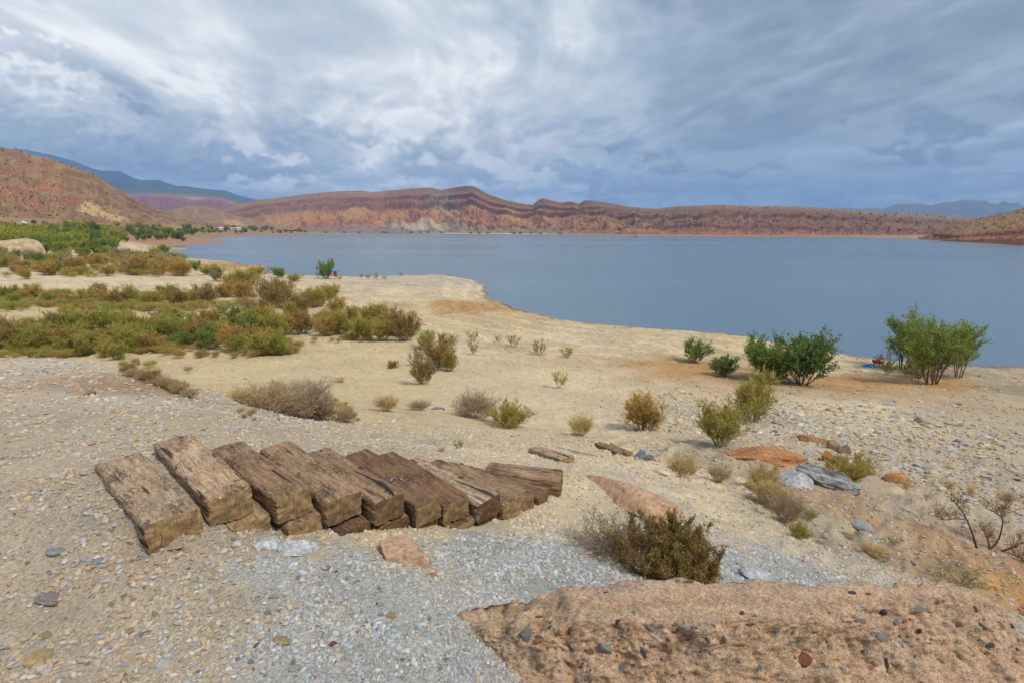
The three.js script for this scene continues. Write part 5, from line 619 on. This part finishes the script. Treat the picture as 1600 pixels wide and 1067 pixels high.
// dead branching shrub on the right slope
{
  const root = new THREE.Group(); top(root, 'dead_tree'); tag(root, 'half dead leaning tree with bare black branches at the right edge', 'tree'); const { p, D } = onGround(1545, 858), k = D / FOCAL; root.position.copy(p);
  const r = rng(404), tubes = [], leaves = []; const P3 = (px, py, dz = 0) => atDepth(px, py, D + dz).sub(p);
  const limb = (pts, r0, r1) => { const c = new THREE.CatmullRomCurve3(pts), g = new THREE.TubeGeometry(c, 20, 1, 6); const q = g.attributes.position, n = 7; for (let i = 0; i < q.count; i++) { const ringI = Math.floor(i / n), t = ringI / 20, ct = c.getPointAt(t), rad = mix(r0, r1, t), v = V(q.getX(i), q.getY(i), q.getZ(i)).sub(ct).multiplyScalar(rad).add(ct); q.setXYZ(i, v.x, v.y, v.z); } g.computeVertexNormals(); return [g, c]; };
  const mains = [[[1527, 856, -.1], [1519, 830, -.1], [1508, 805, 0], [1496, 788, .1], [1487, 780, .2]], [[1510, 812, 0], [1495, 810, 0], [1478, 812, .1], [1460, 806, .1]], [[1546, 860, 0], [1560, 845, 0], [1567, 820, 0], [1566, 808, .1], [1555, 800, .2], [1540, 793, .3]], [[1567, 815, 0], [1568, 800, .2], [1580, 780, .3]], [[1555, 866, 0], [1580, 856, -.1], [1605, 846, -.1], [1640, 838, -.1]], [[1575, 862, 0], [1590, 870, -.1], [1610, 880, -.2]], [[1548, 858, 0], [1544, 842, .1], [1538, 828, .3]]];
  mains.forEach((pts, i) => { const [g, c] = limb(pts.map(([x, y, z]) => P3(x, y, z)), (i % 2 ? .8 : 1.7) * k, .4 * k); part('branch', g, WOOD.dark, root); for (let b = 0; b < 26; b++) { const s = c.getPoint(.35 + .65 * r()), dir = V(r() - .5, r() * .9, r() - .5).normalize(), L = (9 + 20 * r()) * k, m = s.clone().addScaledVector(dir, L * .5).add(V((r() - .5) * L * .3, 0, 0)), e = s.clone().addScaledVector(dir, L).add(V((r() - .5) * L * .4, L * .1, 0)); tubes.push(limb([s, m, e], .3 * k, .14 * k)[0]); for (let f = 0; f < 3; f++) { const e2 = m.clone().add(V(r() - .5, r() * .8, r() - .5).multiplyScalar(L * .7)); tubes.push(limb([m, m.clone().lerp(e2, .5).add(V(0, .02, 0)), e2], .18 * k, .1 * k)[0]); if (r() < .6) for (let q = 0; q < 7; q++) leaves.push(e2.clone().add(V(r() - .5, r() - .5, r() - .5).multiplyScalar(9 * k))); } } });
  part('twigs', mergeGeometries(tubes), WOOD.brown, root); const pos = []; for (const q of leaves) { const a = V(r() - .5, r() - .5, r() - .5).multiplyScalar(5 * k), b = V(r() - .5, r() - .5, r() - .5).multiplyScalar(2.5 * k); pos.push(q.x, q.y, q.z, q.x + a.x + b.x, q.y + a.y + b.y, q.z + a.z + b.z, q.x + a.x, q.y + a.y, q.z + a.z); }
  const g = new THREE.BufferGeometry(); g.setAttribute('position', new THREE.Float32BufferAttribute(pos, 3)); g.setAttribute('color', new THREE.Float32BufferAttribute(new Array(pos.length).fill(1), 3)); g.computeVertexNormals(); part('foliage', g, LEAF.brown, root);
}

// ---------------------------------------------------------------- rubble and scrub on the hills
{
  const r = rng(515);
  const strew = (mesh, n, s0, s1, cols, name, label, keep) => {
    const p = mesh.geometry.attributes.position, list = []; for (let i = 0; i < n; i++) { const k = Math.floor(r() * p.count), x = p.getX(k) + (r() - .5) * 6, y = p.getY(k), z = p.getZ(k) + (r() - .5) * 6; if (keep && !keep(x, y, z)) continue; const s = s0 + (s1 - s0) * Math.pow(r(), 3) , c = cols[Math.floor(r() * cols.length)]; list.push([new THREE.Matrix4().compose(V(x, y + s * .1, z), new THREE.Quaternion().setFromEuler(new THREE.Euler(r() * .6, r() * 6, r() * .6)), V(s, s * (.5 + .4 * r()), s)), c]); }
    const m = new THREE.InstancedMesh(pebbleGeos[2], std([1, 1, 1], 1), list.length); list.forEach(([q, c], i) => { m.setMatrixAt(i, q); m.setColorAt(i, new THREE.Color().setRGB(...c)); }); top(m, name); tag(m, label, name.replace('_', ' '), null, 'stuff');
  };
  strew(stonyHill, 14000, .4, 2.0, [[.38, .22, .10], [.30, .16, .075], [.2, .105, .055], [.44, .28, .14], [.13, .10, .045], [.35, .19, .09]], 'hill_rubble', 'brown rubble and dark scrub covering the stony hill on the left');
  strew(redRidge, 9000, .8, 2.6, [[.22, .15, .105], [.17, .10, .07], [.10, .085, .05], [.28, .2, .14], [.3, .22, .16]], 'ridge_rubble', 'scattered blocks and scrub over the red ridge across the lake', (x) => x > 150 || r() < .2);
  strew(headland, 5000, .4, 1.3, [[.17, .13, .05], [.25, .15, .07], [.14, .10, .045], [.3, .19, .1]], 'headland_rubble', 'dry scrub dotted over the red headland on the right');
}
// ---------------------------------------------------------------- person by the shore
function blend(capsules, cell, k = .03) {
  const lo = V(9, 9, 9), hi = V(-9, -9, -9); for (const [a, b, ra, rb] of capsules) for (const [p, q] of [[a, ra], [b, rb]]) { lo.min(V(p[0] - q, p[1] - q, p[2] - q)); hi.max(V(p[0] + q, p[1] + q, p[2] + q)); }
  lo.subScalar(.04); hi.addScalar(.04); const size = Math.max(hi.x - lo.x, hi.y - lo.y, hi.z - lo.z), n = Math.min(120, Math.ceil(size / cell)), mc = new MarchingCubes(n, new THREE.MeshStandardMaterial(), false, false, 200000), c = lo.clone().add(hi).multiplyScalar(.5), half = size / 2; mc.isolation = 0;
  const caps = capsules.map(([a, b, ra, rb]) => { const d = [b[0] - a[0], b[1] - a[1], b[2] - a[2]]; return [a, d, d[0] ** 2 + d[1] ** 2 + d[2] ** 2 + 1e-9, ra, rb]; });
  for (let z = 0; z < n; z++) for (let y = 0; y < n; y++) for (let x = 0; x < n; x++) { const px = c.x + (x - n / 2) / (n / 2) * half, py = c.y + (y - n / 2) / (n / 2) * half, pz = c.z + (z - n / 2) / (n / 2) * half; let s = 1; for (const [a, d, l, ra, rb] of caps) { const t = clamp(((px - a[0]) * d[0] + (py - a[1]) * d[1] + (pz - a[2]) * d[2]) / l), q = Math.hypot(px - a[0] - d[0] * t, py - a[1] - d[1] * t, pz - a[2] - d[2] * t) - mix(ra, rb, t), h = clamp(.5 + .5 * (s - q) / k); s = mix(s, q, h) - k * h * (1 - h); } mc.field[x + y * n + z * n * n] = -s; }
  mc.update(); const cnt = mc.count ?? mc.geometry.drawRange.count, P = new Float32Array(cnt * 3), N = new Float32Array(cnt * 3); for (let i = 0; i < cnt; i++) for (let q = 0; q < 3; q++) { P[i * 3 + q] = mc.positionArray[i * 3 + q] * half + c.getComponent(q); N[i * 3 + q] = mc.normalArray[i * 3 + q]; }
  const g = new THREE.BufferGeometry(); g.setAttribute('position', new THREE.BufferAttribute(P, 3)); g.setAttribute('normal', new THREE.BufferAttribute(N, 3)); return g;
}
{
  const { p } = onGround(1371, 573), turn = .35;
  const chair = new THREE.Group(); top(chair, 'folding_chair'); tag(chair, 'low folding chair with white legs under the seated person', 'chair'); chair.position.copy(p); chair.rotation.y = turn;
  const bar = (a, b, r = .014) => new THREE.TubeGeometry(new THREE.LineCurve3(V(...a), V(...b)), 1, r, 6), white = std([.72, .72, .70], .5);
  for (const s of [-.24, .24]) { part('leg', bar([-.26, 0, s], [.26, .32, s]), white, chair); part('leg', bar([.28, 0, s], [-.26, .32, s]), white, chair); part('back_post', bar([-.24, .3, s], [-.38, .62, s]), white, chair); }
  const seat = new THREE.BoxGeometry(.5, .025, .48, 6, 1, 6); seat.translate(0, .325, 0); part('seat', seat, std([.05, .06, .12], .9), chair); const back = new THREE.BoxGeometry(.025, .3, .48); back.rotateZ(.4); back.translate(-.33, .5, 0); part('backrest', back, std([.33, .035, .03], .9), chair);
  const body = []; const C2 = (a, b, ra, rb) => body.push([a, b, ra, rb]);
  C2([-.05, .45, 0], [.12, .68, 0], .15, .145); C2([.12, .68, 0], [.24, .86, 0], .15, .13); C2([.24, .88, 0], [.32, .97, 0], .055, .05); C2([.345, 1.05, 0], [.37, 1.08, 0], .088, .095); C2([.43, 1.03, 0], [.45, 1.02, 0], .02, .014);
  for (const s of [-1, 1]) { C2([.22, .86, .1 * s], [.24, .86, .19 * s], .07, .06); C2([.24, .86, .19 * s], [.38, .64, .22 * s], .052, .042); C2([.38, .64, .22 * s], [.58, .56, .12 * s], .04, .028); C2([.58, .56, .12 * s], [.65, .55, .1 * s], .032, .03); for (let f = 0; f < 4; f++) C2([.66, .56 - .012 * f, (.1 + .014 * (f - 1.5)) * s], [.71 - .006 * Math.abs(f - 1.5), .535 - .012 * f, (.1 + .016 * (f - 1.5)) * s], .0085, .007); C2([.62, .57, .075 * s], [.66, .575, .05 * s], .01, .008);
    C2([-.02, .42, .09 * s], [.42, .46, .14 * s], .088, .062); C2([.42, .46, .14 * s], [.45, .08, .15 * s], .058, .036); C2([.44, .05, .15 * s], [.6, .035, .16 * s], .04, .028); C2([.36, 1.07, .09 * s], [.36, 1.06, .1 * s], .018, .014); }
  const man = new THREE.Group(); top(man, 'person'); tag(man, 'shirtless seated person in pale cap and red shorts leaning forward by the water', 'person'); man.position.copy(p); man.rotation.y = turn;
  part('body', blend(body, .012), std([.42, .235, .155], .6), man);
  const sh = [[[-.07, .44, 0], [.02, .52, 0], .17, .165]]; for (const s of [-1, 1]) sh.push([[-.02, .42, .09 * s], [.3, .45, .13 * s], .108, .088]); part('shorts', blend(sh, .014), std([.42, .02, .025], .85), man);
  const cap = new THREE.SphereGeometry(.108, 20, 10, 0, 6.2832, 0, 1.5); cap.translate(.36, 1.085, 0); const brim = new THREE.CylinderGeometry(.085, .085, .012, 16); brim.scale(1.2, 1, .95); brim.translate(.46, 1.09, 0); part('brim', brim, std([.5, .53, .6], .8), part('cap', cap, std([.62, .64, .68], .8), man));
  const hair = new THREE.SphereGeometry(.101, 16, 8, 2.2, 3.6, 1.2, .8); hair.translate(.352, 1.06, 0); part('hair', hair, std([.05, .035, .025], .8), man);
  const cloth = (name, label, px, py, w, d, h, col, seed) => { const q = onGround(px, py).p, g = new THREE.PlaneGeometry(w, d, 30, 22); g.rotateX(-Math.PI / 2); const a = g.attributes.position; for (let i = 0; i < a.count; i++) { const x = a.getX(i), z = a.getZ(i), e = Math.max(Math.abs(x) / w, Math.abs(z) / d) * 2, y = (h * (1 - e * e) * (.55 + .45 * fbm(x * 2.6 + seed, z * 2.6, 2)) + .05 * (1 - e) * ridged(x * 3 + seed, z * 3, 2)); a.setXYZ(i, x + .08 * n2(z * 4, seed), y, z + .08 * n2(x * 4, seed + 3)); } g.computeVertexNormals(); const top1 = g, bot = g.clone(); const bp = bot.attributes.position; for (let i = 0; i < bp.count; i++) bp.setY(i, Math.max(-.02, bp.getY(i) - .02)); bot.index.array.reverse(); bot.computeVertexNormals(); const m = new THREE.Mesh(mergeGeometries([top1, bot]), std(col, .85, { side: THREE.DoubleSide })); top(m, name); tag(m, label, 'towel'); m.position.copy(q); m.position.y += .02; };
  cloth('beach_towel', 'light blue towel heaped beside the seated person', 1363, 573, .5, .5, .42, [.07, .27, .5], 3); cloth('beach_towel', 'dark blue towel spread on the ground left of the person', 1355, 572, .75, .5, .17, [.04, .15, .42], 8);
}
// canopy chair on the point
{
  const { p } = onGround(526, 436.5), g = new THREE.Group(); top(g, 'canopy_chair'); tag(g, 'red beach chair with blue sun canopy beside the upright green tree', 'beach chair'); g.position.copy(p); g.rotation.y = -.25; g.scale.setScalar(1.35);
  const bar = (a, b, r = .02) => new THREE.TubeGeometry(new THREE.LineCurve3(V(...a), V(...b)), 1, r, 6), metal = std([.5, .5, .5], .5);
  for (const x of [-.32, .32]) for (const z of [-.3, .3]) part('leg', bar([x, 0, z], [x, .45, z * .8]), metal, g); for (const x of [-.32, .32]) part('canopy_post', bar([x, .45, .24], [x - .1, 1.5, .3]), metal, g);
  const seat = new THREE.BoxGeometry(.66, .06, .56); seat.translate(0, .47, 0); part('seat', seat, std([.32, .05, .045], .9), g); const back = new THREE.BoxGeometry(.66, .85, .05, 4, 4, 1); back.rotateX(.15); back.translate(-.03, .95, .32); part('backrest', back, std([.34, .07, .06], .9), g);
  const can = new THREE.CylinderGeometry(.55, .55, 1.0, 16, 1, true, .9, 1.35); can.rotateZ(Math.PI / 2); can.scale(1, .5, 1); const cg = can; cg.translate(-.2, 1.32, .0); const slab = new THREE.BoxGeometry(1.05, .06, .85, 6, 1, 6), sp = slab.attributes.position; for (let i = 0; i < sp.count; i++) sp.setY(i, sp.getY(i) + .14 * (1 - (sp.getZ(i) / .45) ** 2)); slab.computeVertexNormals(); slab.rotateZ(-.15); slab.translate(-.22, 1.5, .05); part('canopy', slab, std([.05, .22, .62], .8), g);
}
// far small things: vehicles, cabins, a jetty and a boat
{
  const glass = std([.03, .04, .05], .15), tyre = std([.02, .02, .02], .9);
  const vehicle = (px, py, D, len, col, label, turn) => { const q = atDepth(px, py, D), g = new THREE.Group(); top(g, 'parked_vehicle'); tag(g, label, 'vehicle'); g.position.set(q.x, Math.max(ground(q.x, q.z), q.y) , q.z); g.rotation.y = turn; g.scale.setScalar(len / 4.8);
    const s = new THREE.Shape(); [[-2.4, .35], [-2.4, 1.0], [-2.2, 1.1], [-1.9, 1.75], [.5, 1.8], [1.1, 1.15], [2.3, 1.0], [2.4, .4]].forEach(([x, y], i) => i ? s.lineTo(x, y) : s.moveTo(x, y)); s.closePath(); const e = new THREE.ExtrudeGeometry(s, { depth: 1.7, bevelEnabled: true, bevelSize: .06, bevelThickness: .06, bevelSegments: 2 }); e.translate(0, 0, -.85); part('body', e, std(col, .3), g);
    for (const z of [-.93, .93]) { const w = new THREE.Shape(); [[-1.85, 1.15], [-1.7, 1.65], [.4, 1.68], [.85, 1.15]].forEach(([x, y], i) => i ? w.lineTo(x, y) : w.moveTo(x, y)); const wg = new THREE.ExtrudeGeometry(w, { depth: .02, bevelEnabled: false }); wg.translate(0, 0, z - .01); part('window', wg, glass, g); for (const x of [-1.5, 1.5]) { const c = new THREE.CylinderGeometry(.36, .36, .22, 18); c.rotateX(Math.PI / 2); c.translate(x, .36, z * .9); part('wheel', c, tyre, g); } } };
  vehicle(34, 350.5, 372, 5.6, [.72, .74, .78], 'white vehicle parked at the foot of the stony hill', .1); vehicle(226, 360.5, 560, 6, [.18, .24, .4], 'dark blue vehicle on the road behind the green shrubs', .2);
  const cabin = (px, py, D, w, wall, roof, label) => { const q = atDepth(px, py, D), g = new THREE.Group(); top(g, 'cabin'); tag(g, label, 'building'); g.position.set(q.x, Math.max(ground(q.x, q.z) - .2, q.y - 3), q.z); g.rotation.y = .3; const b = new THREE.BoxGeometry(w, 3.4, w * .6); b.translate(0, 1.7, 0); part('wall', b, std(wall, .9), g); const s = new THREE.Shape(); s.moveTo(-w * .38, 0); s.lineTo(0, 2); s.lineTo(w * .38, 0); s.closePath(); const e = new THREE.ExtrudeGeometry(s, { depth: w * 1.1, bevelEnabled: false }); e.rotateY(Math.PI / 2); e.translate(-w * .55, 3.4, 0); part('roof', e, std(roof, .7), g); for (const x of [-.3, .12]) { const k = new THREE.BoxGeometry(1.4, 1.2, .1); k.translate(x * w, 2, w * .3 + .05); part('window', k, glass, g); } const d = new THREE.BoxGeometry(1.1, 2.1, .1); d.translate(w * .34, 1.05, w * .3 + .05); part('door', d, std([.2, .12, .08], .8), g); };
  cabin(345, 357, 1000, 7, [.55, .65, .72], [.5, .56, .62], 'small pale blue cabin among the far left shore trees'); cabin(363, 357.5, 1060, 9, [.5, .36, .28], [.42, .38, .38], 'brown cabin with grey roof beside the pale blue cabin'); cabin(373, 357.5, 1080, 8, [.6, .62, .66], [.5, .55, .65], 'whitish cabin at the right of the three shore cabins');
  const j = new THREE.Group(); top(j, 'jetty'); tag(j, 'low grey floating jetty reaching out from the far left shore', 'jetty'); const a = atHeight(316, 371.4, 0), b = atHeight(334, 372.6, 0); j.position.copy(a); const len = Math.hypot(b.x - a.x, b.z - a.z); j.rotation.y = Math.atan2(-(b.z - a.z), b.x - a.x);
  for (let k = 0; k < 8; k++) { const d = new THREE.BoxGeometry(len / 8 - .15, .5, 3); d.translate((k + .5) * len / 8, .4, 0); part('deck_section', d, std([.28, .28, .29], .9), j); const c = new THREE.CylinderGeometry(.16, .16, 2.4, 8); c.translate((k + .5) * len / 8, 1.0, 1.4); part('post', c, std([.16, .14, .13], .9), j); }
  const q = atHeight(993, 370.9, 0), bo = new THREE.Group(); top(bo, 'small_boat'); tag(bo, 'tiny dark boat near the far shore in the middle', 'boat'); bo.position.copy(q); const hs = new THREE.Shape(); hs.moveTo(-2.6, -.9); hs.lineTo(1.2, -.9); hs.quadraticCurveTo(2.6, -.6, 3, 0); hs.quadraticCurveTo(2.6, .6, 1.2, .9); hs.lineTo(-2.6, .9); hs.closePath(); const he = new THREE.ExtrudeGeometry(hs, { depth: .8, bevelEnabled: true, bevelSize: .1, bevelThickness: .1, bevelSegments: 2 }); he.rotateX(-Math.PI / 2); part('hull', he, std([.08, .07, .08], .5), bo); const ca = new THREE.BoxGeometry(1.4, 1.1, 1.3); ca.translate(-.2, 1.3, 0); part('cabin', ca, std([.15, .14, .15], .5), bo);
}
// ---------------------------------------------------------------- labels that single out each of several alike things, then shadows
{
  const by = {}; for (const o of scene.children) if (o.userData.label && o.userData.kind !== 'stuff') (by[o.userData.label] ||= []).push(o);
  const words = ['first', 'second', 'third', 'fourth', 'fifth', 'sixth', 'seventh', 'eighth', 'ninth', 'tenth', 'eleventh', 'twelfth'], nth = (n) => words[n] || (n + 1) + (['th', 'st', 'nd', 'rd'][(n + 1) % 100 > 10 && (n + 1) % 100 < 14 ? 0 : (n + 1) % 10] || 'th');
  for (const k in by) if (by[k].length > 1) by[k].sort((a, b) => a.position.x / -a.position.z - b.position.x / -b.position.z).forEach((o, i) => { o.userData.label = `${k}, ${nth(i)} from the left`; });
  scene.traverse((o) => { if (o.isMesh) { o.castShadow = true; o.receiveShadow = true; } });
}
renderer.render(scene, camera);
